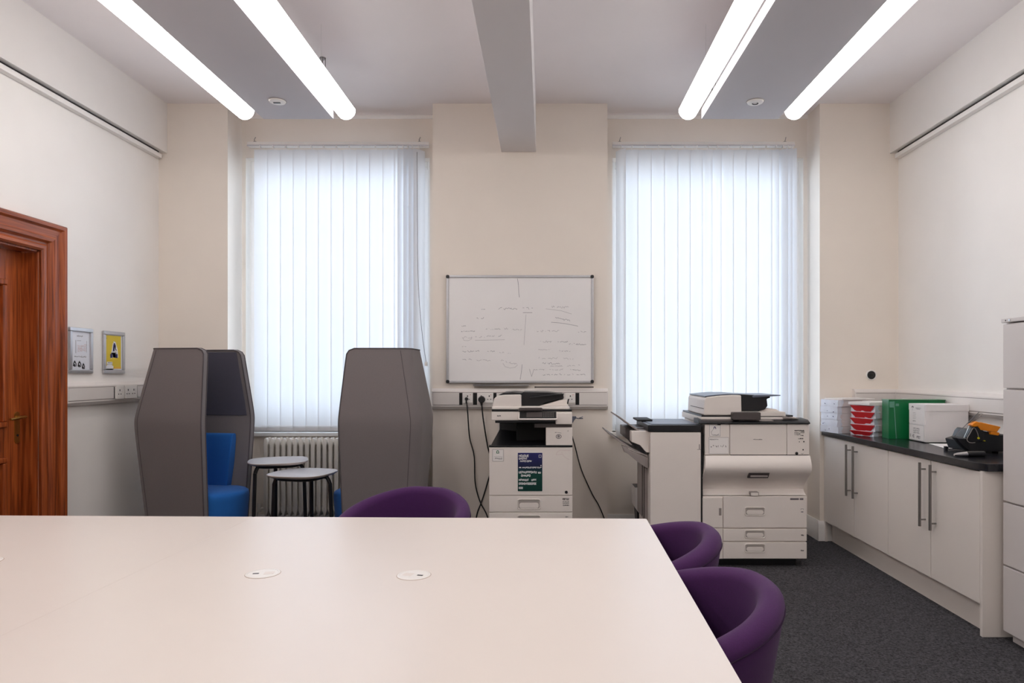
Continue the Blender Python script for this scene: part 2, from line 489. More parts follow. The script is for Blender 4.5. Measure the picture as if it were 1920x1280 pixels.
# windows: one large sash, glass, inside sill
for i, (a, b, c, d) in enumerate(WINS):
    t = thing('window_%d' % (i+1), ('tall sash window behind the left blind', 'tall sash window behind the right blind')[i], None, ((a+b)/2, 6.0, c), kind='structure')
    fr = MB()
    y0, y1 = 5.93, 6.02
    fr.box(a, a+.035, y0, y1, c, d).box(b-.035, b, y0, y1, c, d).box(a+.035, b-.035, y0, y1, c, c+.06).box(a+.035, b-.035, y0, y1, d-.06, d)
    part('window_frame', fr, M_['trim_paint'], t, bevel=.004)
    z0, z1, yy = c+.06, d-.06, 5.96
    s_ = MB().box(a+.035, a+.065, yy, yy+.03, z0, z1).box(b-.065, b-.035, yy, yy+.03, z0, z1).box(a+.065, b-.065, yy, yy+.03, z0, z0+.045).box(a+.065, b-.065, yy, yy+.03, z1-.045, z1)
    sa = part('sash', s_, M_['trim_paint'], t, bevel=.003)
    part('pane', MB().box(a+.06, b-.06, yy+.012, yy+.017, z0+.035, z1-.035), M_['window_glass'], sa)
    part('window_sill', MB().box(a-.02, b+.02, YR-.055, 5.93, c-.035, c), M_['trim_paint'], t, bevel=.006)

# door in the left wall with its architrave
t = thing('door_1', 'varnished red-brown panelled wooden door with wide moulded frame', None, (XL, (DY0+DY1)/2, 0), kind='structure')
def arch_profile():           # (distance outward from the opening, proud of wall)
    return [(0, 0), (0, .018), (.012, .028), (.03, .028), (.04, .02), (.052, .02), (.065, .04), (.085, .045), (.1, .036), (.14, .04), (.152, .058), (.172, .06), (.18, .05), (.18, 0)]
def arch_leg(y, sgn, m, z1):
    pr = arch_profile(); k = len(pr)
    vv = [(XL+h, y+sgn*o, 0) for o, h in pr] + [(XL+h, y+sgn*o, z1+o) for o, h in pr]
    m.add(vv, [tuple(range(k)), tuple(range(2*k-1, k-1, -1))] + [(i, (i+1) % k, k+(i+1) % k, k+i) for i in range(k)])
m = MB(); arch_leg(DY1, 1, m, DZ); part('architrave_leg', m, M_['wood'], t)
m = MB(); arch_leg(DY0, -1, m, DZ); part('architrave_leg', m, M_['wood'], t)
pr = arch_profile(); k = len(pr)
m = MB(); m.add([(XL+h, DY0-o, DZ+o) for o, h in pr] + [(XL+h, DY1+o, DZ+o) for o, h in pr],
      [tuple(range(k)), tuple(range(2*k-1, k-1, -1))] + [(i, (i+1) % k, k+(i+1) % k, k+i) for i in range(k)])
part('architrave_head', m, M_['wood_across'], t)
XD = XL - .095               # face of the leaf
m = MB().box(XL-.2, XL, DY1-.012, DY1, 0, DZ).box(XL-.2, XL, DY0, DY0+.012, 0, DZ).box(XL-.2, XL, DY0, DY1, DZ-.012, DZ)
m.box(XD-.05, XD-.012, DY1-.03, DY1-.012, 0, DZ-.012)
part('jamb', m, M_['wood'], t, bevel=.002)
y0, y1 = DY0+.014, DY1-.014
ZR = (0.0, .24, .92, 1.12, 1.98, DZ-.016)
lf = MB()
for a, b in ((y0, y0+.12), (y1-.12, y1), ((y0+y1)/2-.06, (y0+y1)/2+.06)): lf.box(XD-.045, XD, a, b, 0.006, DZ-.016)
for z0, z1 in ((0.006, .24), (.86, 1.04), (1.93, DZ-.016)):
    lf.box(XD-.045, XD-.0005, y0+.12, (y0+y1)/2-.06, z0, z1).box(XD-.045, XD-.0005, (y0+y1)/2+.06, y1-.12, z0, z1)
leaf = part('door_leaf', lf, M_['wood'], t, bevel=.002)
for a, b in ((y0+.12, (y0+y1)/2-.06), ((y0+y1)/2+.06, y1-.12)):
    for z0, z1 in ((.24, .86), (1.04, 1.93)):
        part('panel', MB().box(XD-.04, XD-.022, a, b, z0, z1), M_['wood'], leaf)
        mo = MB()
        for (u0, u1, v0, v1) in ((a, b, z0, z0+.034), (a, b, z1-.034, z1), (a, a+.034, z0+.034, z1-.034), (b-.034, b, z0+.034, z1-.034)):
            mo.box(XD-.03, XD+.012, u0, u1, v0, v1)
        part('panel_moulding', mo, M_['wood'], leaf, bevel=.008, seg=3)
hy = y1-.04
h = part('door_handle', MB().prism(rrect(hy-.019, hy+.019, 1.03-.095, 1.03+.1, .019), 'x', XD, XD+.006), M_['brass'], t, bevel=.002, label='brass lever handle on a long backplate')
part('lever', MB().cyl((XD+.006, hy, 1.095), (XD+.045, hy, 1.095), .009).tube(smooth_path([(XD+.045, hy+.02, 1.095), (XD+.045, hy, 1.098), (XD+.046, hy-.06, 1.092), (XD+.042, hy-.1, 1.088)], 4), [.008]*13, 10), M_['brass'], h)
part('keyhole', MB().cyl((XD+.006, hy, .985), (XD+.009, hy, .985), .007), M_['black_matt'], h)

# ------------------------------------------------------------------ ceiling rafts and light tubes
ZRF = CH + 1.80
RY0, RY1 = -1.3, 4.866
def raft(x0, x1, lab):
    t = thing('ceiling_raft', lab, 'ceiling panel', ((x0+x1)/2, RY0, ZRF), group='suspended ceiling panels')
    part('panel', MB().box(x0, x1, RY0, RY1, ZRF, ZRF+.075), M_['raft_paint'], t, bevel=.003)
    for x in (x0+.05, x1-.045):
        for y in (RY0+.35, 1.7, 4.755):
            part('hanger_rod', MB().cyl((x, y, ZRF+.07), (x, y, HC), .005, n=8).cyl((x, y, HC-.012), (x, y, HC), .018, n=12).cyl((x+.022, y, ZRF+.07), (x+.022, y, HC), .003, n=6), M_['steel_brushed'], t)
raft(-2.005, -1.507, 'grey suspended ceiling panel between the two left light tubes')
raft(1.114, 1.66, 'grey suspended ceiling panel between the two right light tubes')
def light_tube(xc, lab):
    r = .066; zc = CH + 1.85; ye = 4.833
    t = thing('light_tube', lab, 'ceiling light', (xc, RY0, zc-r), group='long tubular ceiling lights')
    arc = [(xc + r*math.cos(math.radians(lerp(174, 366, k/28))), zc + r*math.sin(math.radians(lerp(174, 366, k/28)))) for k in range(29)]
    part('diffuser', MB().prism(arc, 'y', RY0, ye), M_['tube_light'], t, label='glowing white diffuser')
    top = [(xc-r*.995, zc+.0075), (xc-r*.8, zc+r*.34), (xc+r*.8, zc+r*.34), (xc+r*.995, zc+.0075)]
    part('housing', MB().prism(top, 'y', RY0, ye), M_['luminaire_metal'], t)
    for y in (RY0+.5, (RY0+ye)/2, ye-.55):
        part('suspension_wire', MB().box(xc-.008, xc+.008, y, y+.02, zc+r*.3, zc+r*.34+.006).cyl((xc, y+.01, zc+r*.34), (xc, y+.01, HC), .0012, n=6), M_['luminaire_metal'], t)
light_tube(-2.124, 'glowing light tube at the far left, nearest the left wall')
light_tube(-1.408, 'glowing light tube on the right side of the left ceiling panel')
light_tube(1.012, 'glowing light tube on the left side of the right ceiling panel')
light_tube(1.761, 'glowing light tube at the far right, nearest the right wall')
for px, py, side in ((520, 189, 'left'), (1416, 190, 'right')):
    d = 1.80*F/(VY-py); x = X(px, d)
    t = thing('ceiling_sensor', 'round white sensor set in the %s suspended ceiling panel' % side, 'sensor', (x, d, ZRF-.014), group='ceiling sensors')
    part('body', MB().lathe([(.03, ZRF-.014), (.05, ZRF-.01), (.056, ZRF-.002), (.056, ZRF)], 28, (x, d)), M_['socket_white'], t)
    part('rim', MB().lathe([(.0585, ZRF-.003), (.0595, ZRF)], 28, (x, d)), M_['copier_grey'], t)
    s_ = MB()
    if side == 'left': s_.box(x-.024, x+.022, d-.012, d+.004, ZRF-.0165, ZRF-.0138)
    else: s_.tube([(x+.018*math.cos(a), d+.014*math.sin(a), ZRF-.015) for a in [math.radians(q) for q in range(-60, 200, 20)]], .0035, 6)
    part('lens_slot', s_, M_['black_plastic'], t)

# ------------------------------------------------------------------ vertical blinds
def slat_mesh(w, z0, z1):
    m = MB(); n = 6; rows = []
    for z in (z0, z0+.045, lerp(z0, z1, .33), lerp(z0, z1, .66), z1):
        rows.append([(lerp(-w/2, w/2, k/n), -.007*(1-(2*k/n-1)**2), z) for k in range(n+1)])
    m.grid(rows)
    return m
def blind(px_edges, turned, px0, px1, yb, label, cord, sg):
    d = 5.735
    z1 = Z(281, d); zb = Z(yb, d)
    xa, xb = X(px0, d), X(px1, d)
    t = thing('vertical_blind', label, 'blind', ((xa+xb)/2, d, zb), group='white vertical blinds')
    rail = part('head_rail', MB().box(xa, xb, d-.03, d+.02, z1+.022, z1+.06), M_['socket_white'], t, bevel=.004, label='slim grey-white head rail')
    part('track_front', MB().box(xa, xb, d-.034, d-.03, z1+.022, z1+.034), M_['chrome'], rail)
    for x in (xa+.06, xb-.08):
        part('bracket', MB().box(x-.012, x+.012, d-.02, YR, z1+.06, z1+.066).tube([(x, d-.01, z1+.06), (x, d-.03, z1+.075), (x+.008, d-.02, z1+.1)], .003, 6), M_['steel_brushed'], t)
    sl = None; wd = .1145
    spots = []
    for a, b in zip(px_edges[:-1], px_edges[1:]):
        ww = X(b, d)-X(a, d)
        spots.append(((X(a, d)+X(b, d))/2, math.radians(6 if ww > .09 else 20), max(.6, (ww+.0085)/wd)))
    for p, ang in turned: spots.append((X(p, d), math.radians(ang), 1.0))
    for i, (x, ang, sc) in enumerate(spots):
        if sl is None:
            me = slat_mesh(wd, zb, z1).mesh('slat', M_['blind'], off=Vector((0, 0, zb)))
            sl = bpy.data.objects.new('slat', me); COL.objects.link(sl); sl.parent = t; o = sl
        else: o = copy_part(sl, t)
        o.location = (x - (xa+xb)/2, 0, 0); o.rotation_euler = (0, 0, sg*ang); o.scale = (sc, 1, 1)
        part('slat_hanger', MB().box(x-.0045, x+.0045, d-.036, d-.020, z1+.008, z1+.026).box(x-.003, x+.003, d-.010, d-.004, z1-.004, z1+.024), M_['socket_white'], t)
    wt = None
    for i, (x, ang, sc) in enumerate(spots):
        if wt is None:
            me = MB().box(-.058, .058, -.0035, .0035, .002, .04).mesh('bottom_weight', M_['socket_white'])
            wt = bpy.data.objects.new('bottom_weight', me); COL.objects.link(wt); wt.parent = t; o = wt
        else: o = copy_part(wt, t)
        o.location = (x - (xa+xb)/2, .007, 0); o.rotation_euler = (0, 0, sg*ang); o.scale = (sc, 1, 1)
    xs = [q[0] for q in spots]
    part('bottom_chain', MB().tube([(x, d-.014 - .004*(i % 2), zb+.045) for i, x in enumerate(xs)], .0016, 5), M_['socket_white'], t)
    if cord:
        pts = smooth_path([(X(p, d-.06), d-.06, Z(q, d-.06)) for p, q in cord], 6)
        c = part('pull_cord', MB().tube(pts, .0022, 6), M_['ink_grey'], t)
        e = pts[-1]
        part('cord_weight', MB().prism(rrect(e.x-.011, e.x+.011, e.z-.036, e.z, .005), 'y', e.y-.007, e.y+.007), M_['socket_white'], c)
blind([478,502,526,550,574,597,621,644,669,693,718,740,752], [(757, 38), (766, 52), (775, 58), (786, 44)], 466, 805, 808,
      'white vertical blind in the left window, above the radiator', [(782, 285), (783, 480), (786, 560), (792, 630), (799, 678)], 1)
blind([1172,1196,1221,1246,1271,1294,1317,1335,1352,1375,1399,1422,1447,1459], [(1466, 48), (1475, 56), (1484, 62), (1164, 50)], 1148, 1488, 815,
      'white vertical blind in the right window, behind the large copier', None, -1)

# ------------------------------------------------------------------ meeting table
TZ = 0.74
TROT = math.radians(-1.35)
tb = thing('meeting_table', 'large glossy white meeting table filling the foreground', 'table', (0.438, 2.95, 0), TROT)
def rounded_slab(x0, x1, y0, y1, z0, z1, r=.006):
    return MB().prism(rrect(x0, x1, y0, y1, r, 3), 'z', z0, z1)
SEAM = -1.715
part('table_top', rounded_slab(SEAM+.0003, 0, -2.35, 0, TZ-.025, TZ), M_['table_laminate'], tb, bevel=.0003, local=True)
part('table_top', rounded_slab(-3.1, SEAM-.0003, -2.35, 0, TZ-.025, TZ), M_['table_laminate'], tb, bevel=.0003, local=True)
part('edge_band', MB().box(-3.099, -.001, -2.349, -.001, TZ-.0255, TZ-.02), M_['table_edge'], tb, local=True)
for x in (-2.95, -1.8, -1.63, -.12):
    for y in (-2.2, -.15):
        part('leg', MB().box(x-.03, x+.03, y-.03, y+.03, 0, TZ-.06), M_['aluminium'], tb, bevel=.004, local=True)
for y in (-2.2, -.15):
    part('apron', MB().box(-2.97, -.1, y-.02, y+.02, TZ-.07, TZ-.0255), M_['aluminium'], tb, local=True)
def table_port(px, py, seed):
    d = (CH-TZ)*F/(py-VY); x = X(px, d)
    p = Vector((x-.438, d-2.95, 0)); p.rotate(Matrix.Rotation(-TROT, 3, 'Z'))
    o = part('cable_port', MB().lathe([(.052, TZ-.005), (.052, TZ+.0012), (.046, TZ+.0024), (.045, TZ+.0012), (.001, TZ+.0012)], 32, (p.x, p.y)), M_['socket_white'], tb, local=True, label='round white flush cable port')
    part('port_ring', MB().lathe([(.0535, TZ-.004), (.0535, TZ+.0006), (.052, TZ+.0006)], 32, (p.x, p.y)), M_['port_edge'], o, local=True)
    an = seed
    M = Matrix.Translation((p.x, p.y, 0)) @ Matrix.Rotation(an, 4, 'Z')
    part('port_slot', MB().box(-.03, -.012, -.004, .004, TZ+.001, TZ+.002, M), M_['black_plastic'], o, local=True)
    part('port_lid', MB().box(.004, .034, -.014, .014, TZ+.0008, TZ+.0018, M), M_['table_laminate'], o, local=True, bevel=.0004)
table_port(493, 1075, 0.2); table_port(776, 1078, 2.9); table_port(-30, 1052, 3.2)

# ------------------------------------------------------------------ purple tub chairs (local: faces +x, back at -x)
def tub_chair(loc, rz, lab):
    t = thing('tub_chair', lab, 'chair', loc, rz, 'purple tub chairs at the meeting table')
    NU, amax = 56, 128
    def rim(a):            # a in degrees from the back, rim height
        q = abs(a)/amax
        return lerp(.786, .640, max(0.0, (q-.12)/.88)**1.35)
    th = .072
    prof = [(-.5, -1), (-.5, 0)]
    rows = []
    zb = .30
    for i in range(NU+1):
        a = lerp(-amax, amax, i/NU); ar = math.radians(180 + a)
        zt = rim(a)
        endf = 1.0
        e = (amax-abs(a))/amax
        row = []
        ring = []
        for k in range(8):                       # outer, bottom to top
            s_ = k/7; z = lerp(zb, zt-.035, s_); ring.append((lerp(.236, .324, s_**.8), z))
        for k in range(1, 10):                   # rounded rim
            q = math.pi*k/10
            ring.append((.324 - th/2 + th/2*math.cos(q), zt-.035 + .035*math.sin(q)))
        for k in range(8):                       # inner, top to bottom
            s_ = k/7; z = lerp(zt-.035, .40, s_); ring.append((lerp(.324-th, .235, s_), z))
        for (r, z) in ring:
            ex = 1.06 if False else 1.0
            row.append((r*math.cos(ar), r*math.sin(ar)*1.0, z))
        rows.append(row)
    m = MB().grid(rows)
    w = len(rows[0]); n0 = 0
    m.f.append(tuple(range(0, w))); m.f.append(tuple(range(NU*w + w-1, NU*w-1, -1)))
    sh = part('tub_shell', m, M_['purple_wool'], t, local=True, sharp=60)
    pts = []
    for i in range(NU+1):
        a = lerp(-amax, amax, i/NU); ar = math.radians(180+a); z = rim(a)-.045
        r = .3245
        pts.append((r*math.cos(ar), r*math.sin(ar), z))
    part('seam', MB().tube(pts, .0022, 6), M_['purple_seam'], sh, local=True)
    # seat: D-shaped cushion
    cush = []
    for k in range(40):
        an = 2*math.pi*k/40
        cush.append((.255*math.cos(an) + (.045 if math.cos(an) > 0 else 0)*math.cos(an), .255*math.sin(an)))
    rows = []
    for (s_, z) in ((.86, .36), (.98, .37), (1.0, .40), (1.0, .425), (.96, .445), (.85, .455), (.4, .46), (.02, .461)):
        rows.append([(x*s_, y*s_, z) for x, y in cush])
    m = MB().grid(rows, closed=True); m.f.append(tuple(range(39, -1, -1)))
    part('seat', m, M_['purple_wool'], t, local=True, sharp=60)
    m = MB().lathe([(.20, .285), (.243, .30), (.25, .36), (.1, .362)], 36)
    part('seat_base', m, M_['purple_wool'], t, local=True)
    part('column', MB().cyl((0, 0, .05), (0, 0, .29), .025), M_['chrome'], t, local=True)
    for k in range(4):
        an = math.radians(45+90*k); c, s_ = math.cos(an), math.sin(an)
        part('leg', MB().tube([(c*.02, s_*.02, .06), (c*.15, s_*.15, .045), (c*.29, s_*.29, .014)], [.017, .014, .012], 8).cyl((c*.28, s_*.28, 0), (c*.28, s_*.28, .012), .016, n=10), M_['chrome'], t, local=True)
    return t
tub_chair((-.678, 3.225, 0), math.radians(-106), 'purple tub chair at the far side of the table, facing the camera')
tub_chair((.335, 2.585, 0), math.radians(181), 'purple tub chair on the right of the table, beside the large copier')
tub_chair((.335, 1.93, 0), math.radians(183), 'nearest purple tub chair, at the lower right beside the table')

# ------------------------------------------------------------------ high-backed pod seats (local: faces +x, near side -y)
def pod(loc, rz, lab):
    t = thing('pod_chair', lab, 'chair', loc, rz, 'grey high-backed pod chairs with blue seats')
    ZM, ZT, Z0 = 1.02, 1.54, .02
    def rnd(z):                      # 1 at the widest line, falling to 0 at top / bottom with a softened crease
        d = (z-ZM)/(ZT-ZM) if z > ZM else (ZM-z)/(ZM-Z0)
        soft = .07
        return 1 - (math.sqrt(d*d + soft*soft) - soft)
    def dims(z):
        q = rnd(z); up = z > ZM
        front = lerp(.245 if up else .262, .285, q)
        back = -lerp(.19 if up else .21, .285, q)
        half = lerp(.222 if up else .228, .308, q)
        return front, back, half
    def ring(z, inset, f_in=0.0, n=7):
        f, b, h = dims(z); h -= inset; b += inset; f -= f_in
        r = max(.02, .09 - inset)
        pts = []
        for k in range(8): pts.append((lerp(f, b+r, k/8), -h))
        for k in range(n+1):
            a = math.radians(270 - 90*k/n); pts.append((b+r + r*math.cos(a), -h+r + r*math.sin(a)))
        for k in range(1, 6): pts.append((b, lerp(-h+r, h-r, k/6)))
        for k in range(n+1):
            a = math.radians(180 - 90*k/n); pts.append((b+r + r*math.cos(a), h-r + r*math.sin(a)))
        for k in range(1, 9): pts.append((lerp(b+r, f, k/8), h))
        return pts
    zs = [Z0, .2, .4, .6, .78, .88, .94, .98, 1.0, 1.02, 1.04, 1.06, 1.10, 1.16, 1.26, 1.38, 1.46, 1.50, 1.525, ZT]
    def surface(inset, f_in):
        rows = []
        for z in zs:
            row = []
            pr = ring(z, inset, f_in); n = len(pr)
            cut = 0.0
            dz = ZT - z; R = .05
            if dz < R: cut = R - math.sqrt(max(0, R*R - (R-dz)**2))
            for i, (x, y) in enumerate(pr):
                if i == 0 or i == n-1: x -= cut
                elif i in (1, n-2): x -= cut*.4
                row.append((x, y, z))
            rows.append(row)
        return rows
    th = .045
    out = surface(0, 0); inn = surface(th, .0)
    m = MB(); W = len(out[0]); H = len(out)
    rows = [o_ + list(reversed(i_)) for o_, i_ in zip(out, inn)]
    m.grid(rows, closed=True)
    m.f.append(tuple(range(2*W)))
    top = (H-1)*2*W
    for k in range(W-1):
        m.f.append((top+k, top+k+1, top+2*W-2-k, top+2*W-1-k))
    m.f[-W] = tuple()                    # bottom face is built in strips instead
    m.f = [f for f in m.f if len(f) > 2]
    for k in range(W-1): m.f.append((k, k+1, 2*W-2-k, 2*W-1-k))
    sh = part('shell', m, M_['pod_grey'], t, local=True, bevel=0, sharp=50)
    # piping round the two long edges of the shell
    for rs, nm in ((out, 'piping'), (inn, 'piping')):
        path = [r[0] for r in rs] + rs[-1][1:-1] + [r[-1] for r in reversed(rs)]
        pts = [Vector(p) for p in path]
        part(nm, MB().tube(pts, .0045, 6), M_['pod_piping'], sh, local=True)
    # vertical seam where the side wing meets the back
    for idx in (9, W-10):
        pts = [Vector(r[idx]) for r in out[:-1]]
        part('seam', MB().tube(pts, .0022, 5), M_['pod_piping'], sh, local=True)
    # upper inside panel; its darker colour paints in the leaning face's shade
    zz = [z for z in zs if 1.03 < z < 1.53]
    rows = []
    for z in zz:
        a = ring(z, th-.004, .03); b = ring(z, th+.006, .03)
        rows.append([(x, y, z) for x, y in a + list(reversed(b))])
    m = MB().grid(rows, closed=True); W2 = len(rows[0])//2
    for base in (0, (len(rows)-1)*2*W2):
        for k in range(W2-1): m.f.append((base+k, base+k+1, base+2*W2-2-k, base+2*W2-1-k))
    part('upper_shade_panel', m, M_['pod_inner_shade'], t, local=True, bevel=.004, sharp=60)
    # blue seat: straight back, rounded front
    out_ = [(-.2, -.235), (.1, -.235)]
    for k in range(1, 14):
        a = math.radians(-90 + 180*k/14); out_.append((.15 + .255*math.cos(a), .235*math.sin(a)))
    out_ += [(.1, .235), (-.2, .235)]
    rows = []
    for s_, z in ((.9, .045), (.92, .12), (.965, .30), (1.0, .455), (1.0, .48), (.985, .497), (.93, .507), (.6, .513), (.05, .515)):
        rows.append([(.1 + (x-.1)*s_, y*s_, z) for x, y in out_])
    m = MB().grid(rows, closed=True); m.f.append(tuple(range(len(out_)-1, -1, -1)))
    part('seat', m, M_['blue_wool'], t, local=True, sharp=45, label='blue upholstered rounded seat')
    # blue wrap-round back cushion
    rows = []
    def wrap(inset, fx):
        pr = []
        h = .262-inset; b = -.20+inset; r = .10
        for k in range(6): pr.append((lerp(fx, b+r, k/6), -h))
        for k in range(8):
            a = math.radians(270-90*k/7); pr.append((b+r+r*math.cos(a), -h+r+r*math.sin(a)))
        for k in range(8):
            a = math.radians(180-90*k/7); pr.append((b+r+r*math.cos(a), h-r+r*math.sin(a)))
        for k in range(1, 7): pr.append((lerp(b+r, fx, k/6), h))
        return pr
    for z, thk in ((.47, .07), (.6, .072), (.75, .07), (.86, .06), (.895, .045), (.905, .02)):
        fx = lerp(.14, .185, (z-.47)/.43)
        c = .035
        rows.append([(x, y, z) for x, y in wrap(c-thk/2+.018, fx) + list(reversed(wrap(c+thk/2+.018, fx)))])
    m = MB().grid(rows, closed=True); W2 = len(rows[0])//2
    for base in (0, (len(rows)-1)*2*W2):
        for k in range(W2-1): m.f.append((base+k, base+k+1, base+2*W2-2-k, base+2*W2-1-k))
    part('back_cushion', m, M_['blue_wool'], t, local=True, bevel=.006, sharp=55)
    for x, y in ((-.14, -.2), (-.14, .2), (.2, -.2), (.2, .2)):
        part('foot', MB().cyl((x, y, 0), (x, y, .045), .02, n=12), M_['black_plastic'], t, local=True)
    return t
pod((-2.595, 5.05, 0), math.radians(-10), 'grey pod chair facing right, its blue seat in view, near the door')
pod((-1.150, 5.05, 0), math.radians(180), 'grey pod chair facing left, seen from outside, beside the whiteboard pier')

# ------------------------------------------------------------------ two nesting side tables
def side_table(loc, rz, h, size, lab, legs):
    t = thing('side_table', lab, 'side table', loc, rz, 'nesting side tables between the pod chairs')
    def outline(s_, n=48):
        o_ = []
        for k in range(n):
            a = 2*math.pi*k/n; c, q = math.cos(a), math.sin(a)
            e = 2/3.1
            o_.append((s_*math.copysign(abs(c)**e, c), s_*math.copysign(abs(q)**e, q)))
        return o_
    s0 = size/2
    rows = [[(x, y, z) for x, y in outline(s_)] for s_, z in ((s0*.90, h-.02), (s0*.985, h-.008), (s0, h-.004), (s0, h-.001))]
    m = MB().grid(rows, closed=True); n = 48
    m.f.append(tuple(range(n-1, -1, -1))); m.f.append(tuple(range(3*n, 4*n)))
    tp = part('table_top', m, M_['side_edge'], t, local=True)
    part('laminate', MB().prism(outline(s0*.995), 'z', h-.001, h+.001), M_['side_top'], tp, local=True)
    ring = [(x*.7, y*.7, h-.032) for x, y in outline(s0, 24)]
    part('frame_ring', MB().tube(ring + [ring[0]], .011, 8, caps=False), M_['black_plastic'], t, local=True)
    for a in legs:
        a = math.radians(a); c, s_ = math.cos(a), math.sin(a)
        p = smooth_path([(c*s0*.62, s_*s0*.62, h-.032), (c*s0*.80, s_*s0*.80, h-.034), (c*s0*.91, s_*s0*.91, h-.075), (c*s0*.93, s_*s0*.93, h-.14), (c*s0*1.02, s_*s0*1.02, 0.0)], 5)
        part('leg', MB().tube(p, .0135, 8), M_['black_plastic'], t, local=True)
side_table((X(522, 5.13), 5.13, 0), math.radians(20), .712, .425, 'taller small table with black legs, next to the blue seat', (217, 337, 97))
side_table((X(568, 4.83), 4.83, 0), math.radians(-14), .664, .425, 'lower small table with black legs, in front of the radiator', (201, 11, 106))

# ------------------------------------------------------------------ column radiator
ry = 5.70
rx0 = X(497, ry); pitch = .0487; nsec = 27
zt, zb = Z(820, ry), Z(966, ry)
t = thing('column_radiator', 'white cast column radiator under the left window', 'radiator', (rx0+pitch*nsec/2, ry, 0))
m = MB()
hw = .0185
prof = [(-.004, zb), (.004, zb), (hw, zb+.05), (hw*.86, zb+.09), (hw*.86, zt-.07), (hw, zt-.045), (hw*.8, zt-.018), (.006, zt), (-.006, zt), (-hw*.8, zt-.018), (-hw, zt-.045), (-hw*.86, zt-.07), (-hw*.86, zb+.09), (-hw, zb+.05)]
for y in (-.052, .012):
    m.prism(prof, 'y', y, y+.042)
m.box(-hw*.7, hw*.7, -.02, .03, zt-.07, zt-.02).box(-hw*.7, hw*.7, -.02, .03, zb+.03, zb+.08)
me = m.mesh('section', M_['radiator_enamel'], bevel=.007, seg=2)
for k in range(nsec):
    o = bpy.data.objects.new('section', me); COL.objects.link(o); o.parent = t
    o.location = (-pitch*nsec/2 + pitch*(k+.5), 0, 0)
part('top_header', MB().tube([(rx0-.004, ry, zt-.045), (rx0+pitch*nsec, ry, zt-.045)], .02, 12), M_['radiator_enamel'], t)
part('bottom_header', MB().tube([(rx0-.004, ry, zb+.055), (rx0+pitch*nsec, ry, zb+.055)], .02, 12), M_['radiator_enamel'], t)
part('valve_pipe', MB().tube(smooth_path([(rx0-.004, ry, zb+.055), (rx0-.05, ry, zb+.05), (rx0-.07, ry, zb-.01), (rx0-.07, ry, 0)], 5), .009, 8).cyl((rx0-.05, ry, zb+.03), (rx0-.05, ry, zb+.1), .016), M_['radiator_enamel'], t)
for k in (1, 13, 25):
    x = rx0 + pitch*(k+.5)
    part('foot', MB().box(x-.014, x+.014, ry-.05, ry+.05, 0, zb+.02), M_['black_plastic'], t, bevel=.004)

# ------------------------------------------------------------------ whiteboard
d = 5.545
bx0, bx1, bz0, bz1 = X(837, d), X(1113, d), Z(718, d), Z(516, d)
t = thing('whiteboard', 'whiteboard with faint handwriting on the middle pier', 'whiteboard', ((bx0+bx1)/2, d, bz0))
part('panel', MB().box(bx0+.01, bx1-.01, d-.004, YB, bz0+.01, bz1-.01), M_['whiteboard'], t)
fw = .02
for (a, b, c, e) in ((bx0+fw, bx1-fw, bz0, bz0+fw), (bx0+fw, bx1-fw, bz1-fw, bz1), (bx0, bx0+fw, bz0+fw, bz1-fw), (bx1-fw, bx1, bz0+fw, bz1-fw)):
    part('frame_bar', MB().box(a, b, d-.012, YB, c, e), M_['aluminium'], t, bevel=.004)
for x, z in ((bx0, bz0), (bx1, bz0), (bx0, bz1), (bx1, bz1)):
    sx = 1 if x == bx0 else -1; sz = 1 if z == bz0 else -1
    part('corner_cap', MB().prism(rrect(min(x-.002*sx, x+.026*sx), max(x-.002*sx, x+.026*sx), min(z-.002*sz, z+.026*sz), max(z-.002*sz, z+.026*sz), .011), 'y', d-.015, YB), M_['black_plastic'], t, bevel=.002)
part('pen_tray', MB().prism([(YB, bz0-.022), (YB-.055, bz0-.022), (YB-.06, bz0-.01), (YB-.05, bz0-.016), (YB, bz0-.016)], 'x', X(888, d), X(992, d)), M_['aluminium'], t)
rnd = random.Random(4)
def wb(cx, cy_):
    return (X(820+.2032*cx, d), d-.0046, Z(500+.2032*cy_, d))
ink = MB(); faint = MB()
ROWS = ((410,440,393,393,6),(565,740,385,388,22),(785,885,384,384,20),(360,432,475,470,22),(220,265,546,546,10),(220,348,597,594,10),
    (450,592,573,575,14),(620,652,572,568,18),(695,780,580,580,12),(238,318,650,650,18),(350,438,648,650,18),(455,528,640,640,12),(565,612,636,638,18),
    (1050,1220,368,376,20),(1085,1225,470,500,18),(920,1125,595,590,18),(1300,1372,598,600,12),(950,1055,690,690,20),(1110,1205,690,690,18),(1212,1372,708,720,14),
    (225,265,735,733,12),(235,388,780,778,16),(465,530,778,782,16),(575,615,788,790,14),(650,682,797,800,10),(930,1048,765,762,12),(1125,1232,775,780,12),
    (930,1112,842,842,26),(1165,1252,845,850,16),(235,320,855,852,24),(365,492,862,862,16),(590,745,862,905,20),(970,1132,890,890,18),(1040,1155,915,915,10),
    (1195,1268,912,914,14),(1300,1322,905,905,6),(890,988,947,950,12),(1035,1162,946,948,14),(1230,1322,948,956,12),(975,1148,997,992,14),(1170,1252,993,995,18),(1285,1362,992,996,16))
for (u0, u1, v0, v1, h) in ROWS:
    scrawl(ink if rnd.random() < .4 else faint, wb, u0, v0, u1, v1, h, rnd, 2.1, .42)
stroke(ink, wb, [(740,110),(748,170),(753,250),(757,282)], 3)
stroke(faint, wb, [(818,440),(808,600),(800,720)], 2.2)
stroke(ink, wb, [(783,900),(776,970),(764,1040)], 2.6)
stroke(faint, wb, [(790,423),(876,423)], 4); stroke(faint, wb, [(350,678),(622,673)], 2.2)
